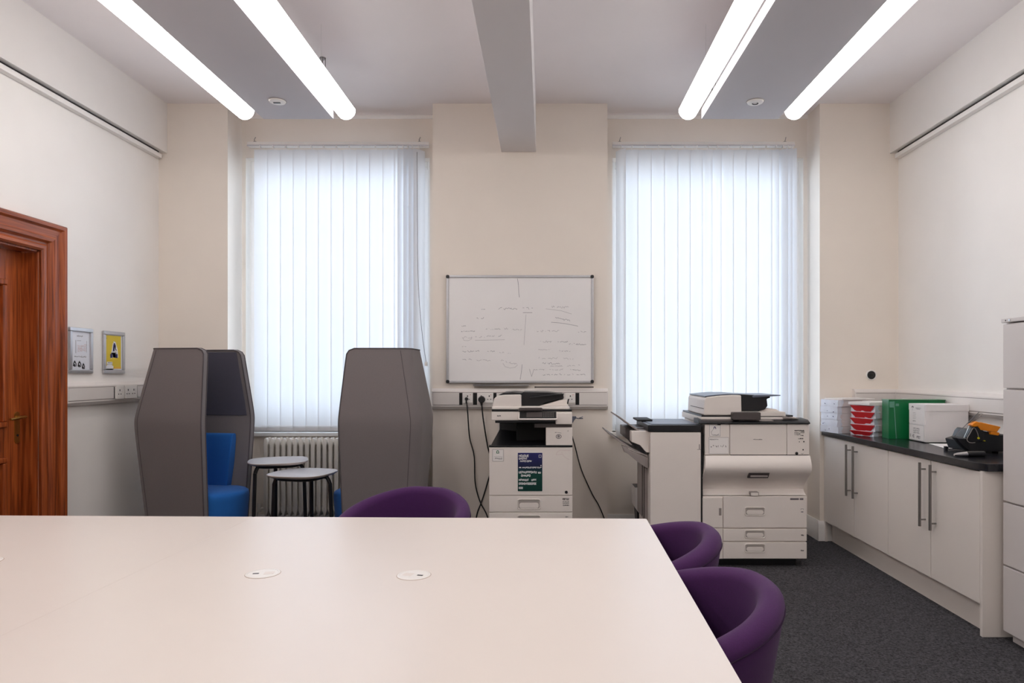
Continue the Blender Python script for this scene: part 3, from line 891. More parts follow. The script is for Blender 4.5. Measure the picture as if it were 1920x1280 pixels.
stroke(ink, wb, [(1050,512),(1130,518),(1210,530),(1298,548)], 2.4); stroke(faint, wb, [(1000,388),(1140,405),(1240,436)], 2.2)
stroke(faint, wb, [(232,650),(245,678),(285,682),(315,668),(318,645)], 2); stroke(faint, wb, [(605,890),(625,920),(670,934),(715,928),(742,905)], 2)
stroke(ink, wb, [(850,942),(870,1012),(892,945)], 2)
part('handwriting', ink, M_['marker_ink'], t, normals=False)['kind'] = 'stuff'
part('handwriting', faint, M_['marker_faint'], t, normals=False)['kind'] = 'stuff'
dd = 5.50
solo('pointer_rod', MB().cyl((X(1005, dd), dd, Z(725.5, dd)), (X(1113, dd), dd, Z(725.5, dd)), .0055, n=8).cyl((X(1005, dd)-.012, dd, Z(725.5, dd)), (X(1005, dd), dd, Z(725.5, dd)), .007, n=8), M_['copier_taupe'], 'thin dark rod lying on the trunking below the whiteboard', 'rod')

# ------------------------------------------------------------------ dado trunking, sockets, plugs
def trunk_along_x(name, x0, x1, yw, z0, z1, lab, gaps, ends=True):
    t = thing(name, lab, 'trunking', ((x0+x1)/2, yw, z0), group='white dado trunking')
    p = .05
    prof = [(yw, z0), (yw-.03, z0), (yw-p, z0+.022), (yw-p, z1-.022), (yw-.03, z1), (yw, z1)]
    part('body', MB().prism(prof, 'x', x0, x1), M_['trunking_plastic'], t, bevel=.002)
    xs = [x0+.012] + [v for g in gaps for v in g] + [x1-.012]
    for a, b in zip(xs[0::2], xs[1::2]):
        if b-a > .02: part('cover_strip', MB().box(a, b, yw-p-.003, yw-p+.004, z0+.036, z1-.036), M_['trunking_plastic'], t, bevel=.002)
    for a, b in gaps: part('open_slot', MB().box(a, b, yw-p-.0008, yw-p+.004, z0+.036, z1-.036), M_['black_matt'], t)
    part('groove', MB().box(x0+.01, x1-.01, yw-p-.0006, yw-p+.002, z0+.031, z0+.035).box(x0+.01, x1-.01, yw-p-.0006, yw-p+.002, z1-.035, z1-.031), M_['copier_grey'], t)
    return t
yt = YB
dt = YB-.05
tz1, tz0 = Z(728, dt), Z(767, dt)
trunk_along_x('dado_trunking', RR, RL2, YB, tz0, tz1, 'white dado trunking with sockets under the whiteboard',
    [(X(861, dt), X(867, dt)), (X(887, dt), X(894.5, dt)), (X(925, dt), X(931, dt)), (X(1079, dt), X(1086, dt))])
def socket(x0, x1, z0, z1, y, lab, double=False):
    t = thing('wall_socket', lab, 'socket', ((x0+x1)/2, y, z0), group='sockets on the trunking')
    part('face_plate', MB().prism(rrect(x0, x1, z0, z1, .005), 'y', y-.009, y), M_['socket_white'], t, bevel=.002)
    n = 2 if double else 1
    for k in range(n):
        xc = lerp(x0, x1, (k+.5)/n); zc = (z0+z1)/2
        part('pin_hole', MB().box(xc-.004, xc+.004, y-.0096, y-.008, zc+.008, zc+.02).box(xc-.017, xc-.007, y-.0096, y-.008, zc-.014, zc-.009).box(xc+.007, xc+.017, y-.0096, y-.008, zc-.014, zc-.009), M_['black_plastic'], t)
    part('switch', MB().box(x1-.024, x1-.012, y-.012, y-.008, z1-.03, z1-.012), M_['socket_white'], t, bevel=.002)
    part('switch_mark', MB().box(x1-.021, x1-.015, y-.0126, y-.0118, z1-.018, z1-.014), M_['wrapper_red'], t)
sy = dt-.003
socket(X(867.5, dt), X(886.5, dt), Z(755, dt), Z(736, dt), sy, 'single socket with a thin black plug, left of the copier')
socket(X(895, dt), X(925, dt), Z(755, dt), Z(736, dt), sy, 'double socket with a round black plug, behind the copier', True)
socket(X(1060, dt), X(1078.5, dt), Z(755, dt), Z(736, dt), sy, 'blank white outlet right of the small copier')
def cable(name, pts, r, lab, plug=None, m='rubber_black', n=8):
    P = smooth_path(pts, n)
    t = thing(name, lab, 'cable', tuple(P[-1]), group='black cables on the pier')
    part('cord', MB().tube(P, r, 7), M_[m], t)
    if plug:
        x, y, z, rr = plug
        part('plug', MB().cyl((x, y, z), (x, y-.012, z), rr, rr, 20).cyl((x, y-.012, z), (x, y-.03, z), rr, rr*.72, 20).tube([(x, y-.018, z-rr*.6), (x, y-.018, z-rr-.022)], [rr*.45, .006], 10), M_['rubber_black'], t, bevel=.001)
yc = dt-.03
def cp(px, py, y=yc): return (X(px, y), y, Z(py, y))
cable('power_cable', [cp(875, 754, 5.50), cp(877, 775, 5.49), cp(880.5, 820, 5.53), cp(889, 855, 5.54), cp(891, 905, 5.54), cp(900, 940, 5.54), cp(913, 966, 5.53), cp(925, 1010, 5.5), (X(930, 5.45), 5.45, .006)], .0052,
      'black cable hanging from the single socket, left of the small copier', (X(875, sy), sy-.009, Z(747.5, sy), .014))
cable('power_cable', [cp(903.5, 760, 5.50), cp(906, 785, 5.5), cp(914, 835, 5.545), cp(922, 870, 5.556), cp(914, 905, 5.556), cp(903, 940, 5.556), cp(894, 965, 5.556), cp(890, 1000, 5.545), (X(893, 5.52), 5.52, .006)], .0055,
      'black cable from the round plug, passing behind the small copier', (X(903.5, sy), sy-.009, Z(748.5, sy), .028))
cable('data_cable', [cp(1066, 748, 5.50), cp(1062, 775, 5.50), cp(1070, 808, 5.53), cp(1078, 836, 5.54), cp(1090, 880, 5.54), cp(1110, 925, 5.54), cp(1122, 946, 5.54), cp(1133, 972, 5.53), cp(1142, 1005, 5.5), (X(1146, 5.48), 5.48, .005)], .0048,
      'thin black cable sagging down the pier right of the small copier')

# trunking on the left wall (runs along y) and on the right wall
def trunk_along_y(x, sgn, y0, y1, z0, z1, lab, gaps, name='dado_trunking'):
    t = thing(name, lab, 'trunking', (x, (y0+y1)/2, z0), group='white dado trunking')
    p = .05*sgn
    part('body', MB().prism([(x, z0), (x+p*.6, z0), (x+p, z0+.022), (x+p, z1-.022), (x+p*.6, z1), (x, z1)], 'y', y0, y1), M_['trunking_plastic'], t, bevel=.002)
    ys = [y0+.012] + [v for g in gaps for v in g] + [y1-.012]
    q = x+p
    for a, b in zip(ys[0::2], ys[1::2]):
        if b-a > .02: part('cover_strip', MB().box(min(q-.004*sgn, q+.003*sgn), max(q-.004*sgn, q+.003*sgn), a, b, z0+.036, z1-.036), M_['trunking_plastic'], t, bevel=.002)
    for a, b in gaps: part('open_slot', MB().box(min(q-.004*sgn, q+.0008*sgn), max(q-.004*sgn, q+.0008*sgn), a, b, z0+.036, z1-.036), M_['black_matt'], t)
    g = MB()
    for z in (z0+.031, z1-.035): g.box(min(q-.002*sgn, q+.0006*sgn), max(q-.002*sgn, q+.0006*sgn), y0+.01, y1-.01, z, z+.004)
    part('groove', g, M_['copier_grey'], t)
xl = XL+.05
def YL(px, x=xl): return x*F/(px-VX)
trunk_along_y(XL, 1, DY1+.185, YB, 1.148, 1.302, 'white dado trunking on the left wall beside the door frame', [(YL(213), YL(215)), (YL(229.5), YL(232)), (YL(254), YL(257))])
def socket_y(px0, px1, z0, z1, lab, double=False):
    y0, y1 = YL(px0), YL(px1); x = xl+.003
    t = thing('wall_socket', lab, 'socket', (x, (y0+y1)/2, z0), group='sockets on the trunking')
    part('face_plate', MB().prism(rrect(y0, y1, z0, z1, .005), 'x', x, x+.012), M_['socket_white'], t, bevel=.002)
    zc = (z0+z1)/2
    for k in range(2 if double else 1):
        yc_ = lerp(y0, y1, (k+.5)/(2 if double else 1)) - .008
        part('pin_hole', MB().box(x+.011, x+.0127, yc_-.004, yc_+.004, zc+.008, zc+.022).box(x+.011, x+.0127, yc_-.02, yc_-.009, zc-.016, zc-.010).box(x+.011, x+.0127, yc_+.007, yc_+.018, zc-.016, zc-.010), M_['black_plastic'], t)
    part('switch', MB().box(x+.011, x+.016, y1-.03, y1-.014, zc+.002, zc+.024), M_['socket_white'], t, bevel=.002)
socket_y(215.5, 229, 1.178, 1.274, 'single white socket on the trunking by the two framed prints')
socket_y(232.5, 253.5, 1.178, 1.274, 'double white socket on the trunking next to the left pod chair', True)
trunk_along_y(XR, -1, 3.53, YB-.05, 1.08, 1.235, 'white dado trunking along the right wall behind the boxes', [])
trunk_along_x('dado_trunking', X(1603, dt), XR, YB, 1.08, 1.235, 'short white dado trunking in the far right corner', [])
# grommet on the right pier
xg, zg = X(1633.5, YB), Z(703, YB)
t = thing('wall_grommet', 'round black wall grommet with a white rim above the paper stacks', 'grommet', (xg, YB, zg-.04))
Mg = Matrix.Translation((xg, YB, zg)) @ Matrix.Rotation(math.radians(90), 4, 'X')
part('rim', MB().lathe([(.044, 0), (.044, .005), (.038, .009), (.033, .003)], 28, M=Mg), M_['socket_white'], t)
part('insert', MB().lathe([(.033, .001), (.033, .005), (.029, .007), (.016, .006), (.014, .0095), (.002, .0095)], 28, M=Mg), M_['black_plastic'], t)

# ------------------------------------------------------------------ framed prints on the left wall
def framed(px0, px1, z0, z1, lab, kind):
    y0, y1 = YL(px0, XL), YL(px1, XL)
    t = thing('picture_frame', lab, 'picture frame', (XL, (y0+y1)/2, z0), group='framed prints by the door')
    fw = .026
    for (a, b, c, e) in ((y0, y1, z0, z0+fw), (y0, y1, z1-fw, z1), (y0, y0+fw, z0+fw, z1-fw), (y1-fw, y1, z0+fw, z1-fw)):
        part('frame_bar', MB().box(XL, XL+.017, a, b, c, e), M_['aluminium'], t, bevel=.005)
    a, b, c, e = y0+fw-.004, y1-fw+.004, z0+fw-.004, z1-fw+.004
    f0 = lambda u, v, h=.0: (XL+.0065+h, lerp(a, b, u), lerp(c, e, v))
    r = random.Random(8)
    if kind == 'white':
        p = part('print', MB().box(XL, XL+.006, a, b, c, e), M_['print_white'], t)
        k = MB(); f = lambda u, v: f0(u, v)
        glyphs(k, f, .30, .62, .855, .885, 7, r, .008)
        stroke(k, f, [(.24,.43),(.24,.76)], .02); stroke(k, f, [(.82,.46),(.82,.76)], .012); stroke(k, f, [(.3,.75),(.52,.755)], .008)
        glyphs(k, f, .18, .80, .33, .355, 9, r, .009)
        part('lettering', k, M_['ink_grey'], p, normals=False)
        g = MB()
        for u, v, w_ in ((.12,.09,.16),(.36,.08,.18),(.58,.03,.14)):
            stroke(g, f, [(u,v+.01),(u+.03,v+.10),(u+w_*.55,v+.14)], .05); stroke(g, f, [(u+w_*.6,v+.12),(u+w_*.9,v+.05),(u+w_*.75,v)], .04)
            rect(g, f, u+.03, u+w_*.6, v-.005, v+.06)
        part('drawing', g, M_['ink_black'], p, normals=False)
        g = MB()
        for q in range(12): scrawl(g, f, .34, lerp(.47,.62,q/11), .80, lerp(.5,.66,q/11), .05, r, .007, .9)
        part('sketch', g, M_['ink_pink'], p, normals=False)
    else:
        p = part('print', MB().box(XL, XL+.006, a, b, c, e), M_['print_white'], t)
        f1 = lambda u, v: f0(u, v); f2 = lambda u, v: f0(u, v, .0004); f3 = lambda u, v: f0(u, v, .0008)
        g = MB(); rect(g, f1, .03, .92, .05, .97); part('yellow_field', g, M_['print_yellow'], p, normals=False)
        g = MB(); stroke(g, f2, [(.33,.35),(.44,.55),(.50,.75),(.56,.78),(.62,.66),(.68,.55),(.72,.36)], .10); rect(g, f2, .36, .68, .36, .5); stroke(g, f2, [(.52,.36),(.55,.72)], .17)
        rect(g, f2, .05, .48, .02, .13); rect(g, f2, .12, .42, .13, .24); rect(g, f2, .05, .92, .02, .05)
        part('white_shapes', g, M_['ink_white'], p, normals=False)
        g = MB(); stroke(g, f3, [(.36,.35),(.36,.46)], .12); stroke(g, f3, [(.66,.35),(.66,.46)], .12); stroke(g, f3, [(.50,.54),(.54,.76)], .07)
        stroke(g, f3, [(.55,.72),(.60,.60),(.66,.56)], .03)
        part('figure', g, M_['ink_navy'], p, normals=False)
        g = MB(); glyphs(g, f3, .16, .40, .205, .225, 6, r, .008); glyphs(g, f3, .12, .44, .16, .175, 8, r, .006); glyphs(g, f3, .04, .14, .88, .895, 3, r, .006)
        part('lettering', g, M_['ink_grey'], p, normals=False)
        g = MB(); rect(g, f3, .5, .92, .05, .10); part('amber_strip', g, M_['leaflet_amber'], p, normals=False)
framed(127, 171, 1.364, 1.672, 'silver framed print with a pale line drawing, nearest the door', 'white')
framed(191, 231, 1.362, 1.668, 'silver framed bright yellow print with a leaning figure', 'yellow')

# ------------------------------------------------------------------ small copier in front of the pier
D1 = 4.815
def q1(cx, cy_, d=D1):          # picture position inside the copier -> x, z on its front plane
    return X(910+.09896*cx, d), Z(725+.09896*cy_, d)
def x1(cx, d=D1): return X(910+.09896*cx, d)
def z1(cy_, d=D1): return Z(725+.09896*cy_, d)
xa, xb = X(917, D1), X(1073.5, D1)
yb_ = 5.44
t = thing('small_copier', 'white multifunction copier below the whiteboard with a dark poster on its door', 'copier', ((xa+xb)/2, (D1+yb_)/2, 0))
zD = [Z(838, D1), Z(929, D1), Z(960, D1)]
part('body', MB().box(xa+.004, xb-.004, D1+.012, yb_, .07, zD[0]), M_['copier_white'], t, bevel=.006)
for x in (xa+.07, xb-.07):
    for y in (D1+.08, yb_-.08):
        part('caster', MB().cyl((x-.014, y, .03), (x+.014, y, .03), .03, n=16).box(x-.02, x+.02, y-.02, y+.02, .05, .075), M_['black_plastic'], t)
def fmap(y): return lambda u, v: (x1(u), y, z1(v))
door = part('front_door', MB().box(xa, xb, D1, D1+.015, zD[1]+.002, zD[0]), M_['copier_white'], t, bevel=.005)
r = random.Random(21)
P5 = lambda u, v: (X(910+.1172*u, D1), 0, Z(830+.1172*v, D1))
def f5(y): return lambda u, v: (P5(u, v)[0], y, P5(u, v)[2])
px0_, px1_, pz0_, pz1_ = P5(520, 0)[0], P5(912, 0)[0], P5(0, 772)[2], P5(0, 158)[2]
part('poster_border', MB().prism(rrect(px0_-.003, px1_+.003, pz0_-.003, pz1_+.003, .004), 'y', D1-.0012, D1), M_['paper'], door)
po = part('poster', MB().prism(rrect(px0_, px1_, pz0_, pz1_, .003), 'y', D1-.0022, D1-.0004), M_['poster_print'], t, label='dark blue and green poster with white print')
g = MB(); f = f5(D1-.0027)
for (u0, u1, v0, v1, n, w_, sl) in ((540,700,222,190,6,9,0),(540,675,264,236,6,9,0),(545,735,305,279,9,6,-.5),(590,900,403,384,15,6,-.2),(540,825,484,453,12,8,0),(848,890,487,466,2,10,0),
        (575,725,537,508,6,9,0),(540,700,606,576,7,9,0),(740,820,606,579,4,9,0),(540,820,666,636,14,9,0),(540,607,732,706,3,10,0)):
    glyphs(g, f, u0, u1, v0, v1, n, r, w_, sl)
stroke(g, f, [(857,232),(857,192),(893,192),(893,232),(857,232)], 5); rect(g, f, 880, 900, 368, 354); rect(g, f, 540, 572, 402, 384)
part('lettering', g, M_['ink_white'], po, normals=False)
no = part('notice', MB().box(P5(116,0)[0], P5(290,0)[0], D1-.0012, D1, P5(0,293)[2], P5(0,104)[2]), M_['paper'], door)
g = MB(); f = f5(D1-.0016)
stroke(g, f, [(116,104),(290,104),(290,293),(116,293),(116,104)], 4); glyphs(g, f, 155, 275, 262, 238, 6, r, 4); stroke(g, f, [(140,218),(275,218)], 2)
part('notice_print', g, M_['ink_grey'], no, normals=False)
g = MB(); f = f5(D1-.002)
stroke(g, f, [(182,162),(184,135),(192,124),(205,124),(213,135),(216,162)], 11); rect(g, f, 176, 222, 168, 158)
part('notice_emblem', g, M_['ink_green'], no, normals=False)
g = MB(); f = f5(D1-.0008)
stroke(g, f, [(1358,122),(1210,118),(1170,130),(1140,165),(1130,190),(1180,188),(1235,178),(1250,205),(1285,240),(1345,268)], 3.5); stroke(g, f, [(1215,155),(1232,150)], 4)
part('line_emblem', g, M_['ink_pink'], door, normals=False)
lk = P5(1295, 788)
part('lock', MB().cyl((lk[0], D1, lk[2]), (lk[0], D1-.004, lk[2]), .0105, n=18), M_['black_plastic'], door)
def drawer_copier(parent, xa, xb, z0, z1, hx0, hx1, hz0, hz1, y, name='drawer'):
    dr = part(name, MB().box(xa, xb, y, y+.016, z0+.0025, z1-.0015), M_['copier_white'], parent, bevel=.004)
    # handle: raised rim round a scooped recess
    m = MB(); o_ = rrect(hx0, hx1, hz0, hz1, .012, 4); i_ = rrect(hx0+.008, hx1-.008, hz0+.006, hz1-.008, .010, 4)
    i2 = rrect(hx0+.014, hx1-.014, hz0+.010, hz1-.011, .008, 4)
    n = len(o_)
    rows = [[(p[0], y-.0005, p[1]) for p in o_], [(p[0], y-.006, p[1]) for p in [(lerp(a[0], b[0], .4), lerp(a[1], b[1], .4)) for a, b in zip(o_, i_)]], [(p[0], y-.002, p[1]) for p in i_]]
    m.grid(rows, closed=True)
    part('handle_rim', m, M_['copier_white'], dr)
    part('handle_recess', MB().prism(i_, 'y', y-.0018, y-.0006), M_['copier_scoop'], dr)
    part('handle_lip', MB().prism([(p[0], p[1]) for p in rrect(hx0+.014, hx1-.014, hz0+.008, lerp(hz0, hz1, .62), .014, 4)], 'y', y-.006, y-.001), M_['copier_white'], dr, bevel=.002)
    return dr
hx0, hx1 = P5(512, 0)[0], P5(885, 0)[0]
zs_ = [zD[1], zD[2]-.001, .275, .175, .08]
for i, (zt_, zb_) in enumerate(zip(zs_[:-1], zs_[1:])):
    zc = (zt_+zb_)/2
    dr = drawer_copier(t, xa, xb, zb_, zt_, hx0, hx1, zc-.037, zc+.037, D1)
    g = MB(); f = lambda u, v: (u, D1-.0006, v)
    if i == 0:
        for k, (v0, v1, w_) in enumerate(((887,912,6),(930,945,3),(955,970,3),(990,1008,4))):
            glyphs(g, f5(D1-.0006), 1238, 1342, v1, v0, 7, r, w_)
    else: glyphs(g, f, xb-.05, xb-.03, zt_-.034, zt_-.028, 3, r, .0015)
    part('drawer_print', g, M_['ink_black'], dr, normals=False)
# delivery tray and cavity
ztr = Z(838, D1)
part('tray_edge', MB().box(xa-.002, xb, D1-.004, D1+.05, ztr, ztr+.012), M_['black_plastic'], t, bevel=.003)
m = MB()
xc0, xc1 = xa+.01, x1(1145)
m.add([(xc0, D1+.02, ztr+.012), (xc1, D1+.02, ztr+.012), (xc1, yb_-.1, ztr+.03), (xc0+.03, yb_-.1, ztr+.085), (xc0, D1+.02, ztr), (xc1, D1+.02, ztr), (xc1, yb_-.1, ztr), (xc0+.03, yb_-.1, ztr)],
      [(0,1,2,3),(4,5,6,7),(0,1,5,4),(1,2,6,5),(2,3,7,6),(3,0,4,7)])
part('output_tray', m, M_['black_plastic'], t, bevel=.004)
zsc0, zsc1 = z1(640), z1(470)
part('cavity_back', MB().box(x1(175), xc1, yb_-.1, yb_-.02, ztr, zsc0+.02), M_['black_plastic'], t)
part('cavity_side', MB().box(x1(560), xc1, D1+.25, yb_-.08, ztr+.02, zsc0+.01), M_['black_matt'], t, bevel=.01)
part('rear_column', MB().box(xa+.02, xb-.01, yb_-.06, yb_, ztr, zsc1), M_['copier_white'], t, bevel=.004)
part('cover_block', MB().box(xc1, xb, D1, yb_-.1, ztr+.012, z1(772)), M_['copier_white'], t, bevel=.006)
part('neck', MB().box(xc1-.08, xb-.004, D1+.02, yb_-.1, z1(775), z1(700)), M_['copier_taupe'], t)
cb = MB(); f = fmap(D1-.0008)
stroke(cb, f, [(1318,866),(1350,862)], 10); stroke(cb, f, [(1362,866),(1410,868),(1440,878)], 6); stroke(cb, f, [(1556,834),(1576,834)], 10)
for k in range(24):
    a0, a1 = 2*math.pi*k/24, 2*math.pi*(k+1)/24
    stroke(cb, f, [(1390+48*math.cos(a0), 940+36*math.sin(a0)), (1390+48*math.cos(a1), 940+36*math.sin(a1))], 13)
    stroke(cb, f, [(1390+15*math.cos(a0), 938+14*math.sin(a0)), (1390+15*math.cos(a1), 938+14*math.sin(a1))], 20)
part('round_emblem', cb, M_['ink_grey'], t, normals=False)
# scanner unit, console, document feeder
SF = D1 - .005
part('scanner', MB().box(x1(112), x1(1645), SF+.02, yb_, z1(640), z1(470)), M_['copier_white'], t, bevel=.006)
part('scanner_under', MB().box(x1(180), x1(1330), SF+.03, yb_-.08, z1(690), z1(636)), M_['black_plastic'], t, bevel=.004)
part('scanner_corner', MB().box(x1(1328), x1(1647), SF, SF+.3, z1(712), z1(490)), M_['copier_white'], t, bevel=.008)
yk = SF - .05
def tilt(u, v): return (u, lerp(yk, SF+.012, v), lerp(z1(596), z1(474), v))
m = MB(); o_ = [(x1(632), 0), (x1(1360), 0), (x1(1360), 1), (x1(645), 1)]
m.prism([(yk, z1(618)), (SF+.03, z1(640)), (SF+.03, z1(475)), (SF+.012, z1(474)), (yk, z1(596))], 'x', x1(632), x1(1360))
con = part('console', m, M_['copier_white'], t, bevel=.004)
m = MB(); rows = [[(x1(652), *tilt(0, .06)[1:]), (x1(1345), *tilt(0, .06)[1:])], [(x1(652), *tilt(0, .97)[1:]), (x1(1345), *tilt(0, .97)[1:])]]
nv = Vector((0, -.59, .807))*.002
m.grid([[Vector(p)+nv for p in rw] for rw in rows]); part('console_panel', m, M_['black_matt'], con, normals=False)
m = MB()
for a in range(8):
    for b in range(3):
        u = x1(1100 + a*26); v = .2 + b*.24
        p0, p1 = Vector(tilt(u, v))+nv*1.6, Vector(tilt(u+.0017, v+.17))+nv*1.6
        m.quad((u, p0.y, p0.z), (u+.0019, p0.y, p0.z), (u+.0019, p1.y, p1.z), (u, p1.y, p1.z))
part('keypad', m, M_['copier_grey'], con, normals=False)
m = MB()
a, b = Vector(tilt(0, .2))+nv*1.5, Vector(tilt(0, .88))+nv*1.5
m.quad((x1(780), a.y, a.z), (x1(1080), a.y, a.z), (x1(1080), b.y, b.z), (x1(780), b.y, b.z))
part('display', m, M_['copier_taupe'], con, normals=False)
g = MB(); glyphs(g, fmap(SF+.019), 222, 295, 560, 544, 6, r, 5); part('brand_mark', g, M_['ink_black'], t, normals=False)
part('lid_gasket', MB().box(x1(118), x1(1640), SF+.02, yb_-.02, z1(470), z1(432)), M_['black_plastic'], t, bevel=.002)
zl = z1(432)
part('lid', MB().box(x1(118), x1(1600), SF+.022, yb_-.03, zl, z1(378)), M_['copier_white'], t, bevel=.006)
lid_y = SF+.03
prof = [(x1(122), zl), (x1(675), zl), (x1(672), z1(160)), (x1(640), z1(152)), (x1(330), z1(158)), (x1(210), z1(182)), (x1(160), z1(225)), (x1(135), z1(330))]
part('feeder_cover', MB().prism(prof, 'y', lid_y, yb_-.16), M_['copier_white'], t, bevel=.006)
prof = [(x1(230), z1(160)), (x1(640), z1(153)), (x1(700), z1(125)), (x1(500), z1(108)), (x1(330), z1(122))]
part('feeder_top', MB().prism(prof, 'y', lid_y+.06, yb_-.14), M_['black_plastic'], t, bevel=.003)
prof = [(x1(676), zl+.012), (x1(980), zl+.012), (x1(1150), z1(310)), (x1(1500), z1(232)), (x1(1490), z1(150)), (x1(1180), z1(118)), (x1(700), z1(108)), (x1(676), z1(150))]
part('feeder_tray', MB().prism(prof, 'y', lid_y+.12, yb_-.16), M_['black_plastic'], t, bevel=.004)
prof = [(x1(840), z1(205)), (x1(1500), z1(135)), (x1(1500), z1(150)), (x1(840), z1(222))]
part('tray_plate', MB().prism(prof, 'y', lid_y+.06, lid_y+.12), M_['black_plastic'], t, bevel=.001)
prof = [(x1(690), zl+.01), (x1(1590), zl+.01), (x1(1565), z1(375)), (x1(1090), z1(386)), (x1(700), z1(384))]
part('feeder_deck', MB().prism(prof, 'y', lid_y, yb_-.1), M_['copier_white'], t, bevel=.003)
prof = [(x1(1000), z1(384)), (x1(1560), z1(376)), (x1(1560), z1(245)), (x1(1430), z1(262))]
part('feeder_wedge', MB().prism(prof, 'y', lid_y+.1, yb_-.16), M_['copier_white'], t, bevel=.004)
part('lid_grip', MB().prism([(x1(615), z1(450)), (x1(1090), z1(450)), (x1(1080), z1(405)), (x1(1060), z1(395)), (x1(655), z1(395)), (x1(635), z1(410))], 'y', SF-.008, SF+.05), M_['copier_taupe'], t, bevel=.004)
ky = D1+.2
part('pen_holder', MB().prism([(x1(1640, ky), z1(680, ky)), (x1(1648, ky), z1(560, ky)), (x1(1720, ky), z1(560, ky)), (x1(1725, ky), z1(590, ky)), (x1(1680, ky), z1(640, ky)), (x1(1660, ky), z1(680, ky))], 'y', ky, ky+.02)
     .tube([(x1(1715, ky), ky+.01, z1(590, ky)), (x1(1760, ky), ky+.01, z1(600, ky)), (x1(1850, ky), ky+.01, z1(600, ky))], .004, 8), M_['slate_top'], t)
part('stylus_tip', MB().tube([(x1(1760, ky), ky+.006, z1(596, ky)), (x1(1850, ky), ky+.006, z1(562, ky))], .0045, 8), M_['chrome'], t)

# ------------------------------------------------------------------ large copier with finisher
D2 = 4.80
def x2(cx, d=D2): return X(1130+.2812*cx, d)
def z2(cy_, d=D2): return Z(720+.2812*cy_, d)
def x3(cx, d=D2): return X(1270+.1354*cx, d)
def z3(cy_, d=D2): return Z(720+.1354*cy_, d)
xa, xb = x2(667), x2(1378); yb_ = 5.50
t = thing('large_copier', 'large office copier with side output trays in front of the right window', 'copier', ((x2(318)+xb)/2, (D2+yb_)/2, 0))
part('base', MB().box(x2(790), x2(1310), D2+.06, yb_-.08, 0.0, z2(1168)+.01), M_['black_plastic'], t, bevel=.004)
part('lower_body', MB().box(xa+.002, x2(1360), D2+.014, yb_, z2(1168), z2(748)), M_['copier_white'], t, bevel=.004)
part('upper_body', MB().box(xa+.016, xb-.001, D2+.014, yb_, z2(474), z2(262)).box(xa+.008, x2(1360), D2+.095, yb_, z2(760), z2(470)), M_['copier_white'], t, bevel=.004)
part('left_door', MB().box(x2(667), x2(801), D2, D2+.018, z2(957), z2(757)), M_['copier_white'], t, bevel=.003)
part('left_filler', MB().box(x2(690), x2(802), D2+.002, D2+.018, z2(1165), z2(961)), M_['copier_white'], t, bevel=.003)
part('door_latch', MB().box(x2(775), x2(792), D2-.0012, D2+.002, z2(875), z2(826)), M_['copier_grey'], t, bevel=.001)
rr_ = random.Random(5)
for (v0, v1, h0, h1) in ((960, 747, 875, 818), (1049, 964, 1027, 970), (1166, 1052, 1121, 1062)):
    dr = drawer_copier(t, x2(804), x2(1362), z2(v0), z2(v1), x2(945), x2(1085), z2(h0), z2(h1), D2)
    g = MB(); f = lambda u, v: (x2(u), D2-.0006, z2(v))
    if v1 == 747:
        rect(g, f, 1250, 1308, 772, 759); rect(g, f, 1314, 1338, 772, 759); stroke(g, f, [(1322,838),(1322,830),(1338,830),(1338,838)], 2); rect(g, f, 1322, 1338, 854, 848)
    else: glyphs(g, f, 1322, 1342, lerp(v0, v1, .52)+5, lerp(v0, v1, .52)-2, 3, rr_, 2.5)
    part('drawer_print', g, M_['ink_black' if v1 != 747 else 'ink_grey'], dr, normals=False)
# curved cover between the top panels and the drawers
pr = []
for k in range(25):
    s_ = k/24; z = lerp(z2(475), z2(743), s_)
    if s_ < .28: y = D2 - .012 - .034*math.sin(s_/.28*math.pi/2)
    elif s_ < .90: y = D2 - .046 + .118*(.5-.5*math.cos((s_-.28)/.62*math.pi))
    else: y = D2 + .072 - .056*((s_-.9)/.1)
    pr.append((y, z))
m = MB(); n = len(pr); vv = []
for i, (y, z) in enumerate(pr):
    s_ = i/(n-1)
    vv.append((lerp(x2(682), x2(667), min(1, s_*2.2)), y, z))
for i, (y, z) in enumerate(pr):
    s_ = i/(n-1); vv.append((lerp(xb, x2(1361), max(0, (s_-.35)/.65)), y, z))
for i in (0, 1): vv += [((x2(682), xb)[i], D2+.09, z2(475)), ((x2(667), x2(1361))[i], D2+.09, z2(743))]
ff = [(i, i+1, n+i+1, n+i) for i in range(n-1)]
ff += [tuple(range(n)) + (2*n+1, 2*n), tuple(range(2*n-1, n-1, -1)) + (2*n+2, 2*n+3), (0, n, 2*n+2, 2*n), (n-1, 2*n-1, 2*n+3, 2*n+1)]
m.add(vv, ff)
cv = part('curved_cover', m, M_['copier_white'], t, sharp=50)
ygrip = D2-.038
part('cover_grip', MB().add([(x2(966), ygrip-.005, z2(586)), (x2(1100), ygrip-.005, z2(586)), (x2(1095), ygrip+.012, z2(622)), (x2(960), ygrip+.012, z2(622)),
                             (x2(966), ygrip+.02, z2(586)), (x2(1100), ygrip+.02, z2(586)), (x2(1095), ygrip+.03, z2(622)), (x2(960), ygrip+.03, z2(622))],
     [(0,1,2,3),(4,5,6,7),(0,1,5,4),(1,2,6,5),(2,3,7,6),(3,0,4,7)]), M_['copier_taupe'], cv)
part('cover_grip_lip', MB().box(x2(975), x2(1090), ygrip+.0, ygrip+.012, z2(614), z2(603)), M_['copier_grey'], cv, bevel=.002)
part('cover_tab', MB().prism(rrect(x2(983), x2(1040), z2(741), z2(718), .006), 'y', D2-.004, D2+.03), M_['copier_grey'], cv)
part('cover_tab_face', MB().prism(rrect(x2(987), x2(1036), z2(743), z2(722), .005), 'y', D2-.006, D2-.002), M_['copier_white'], cv)
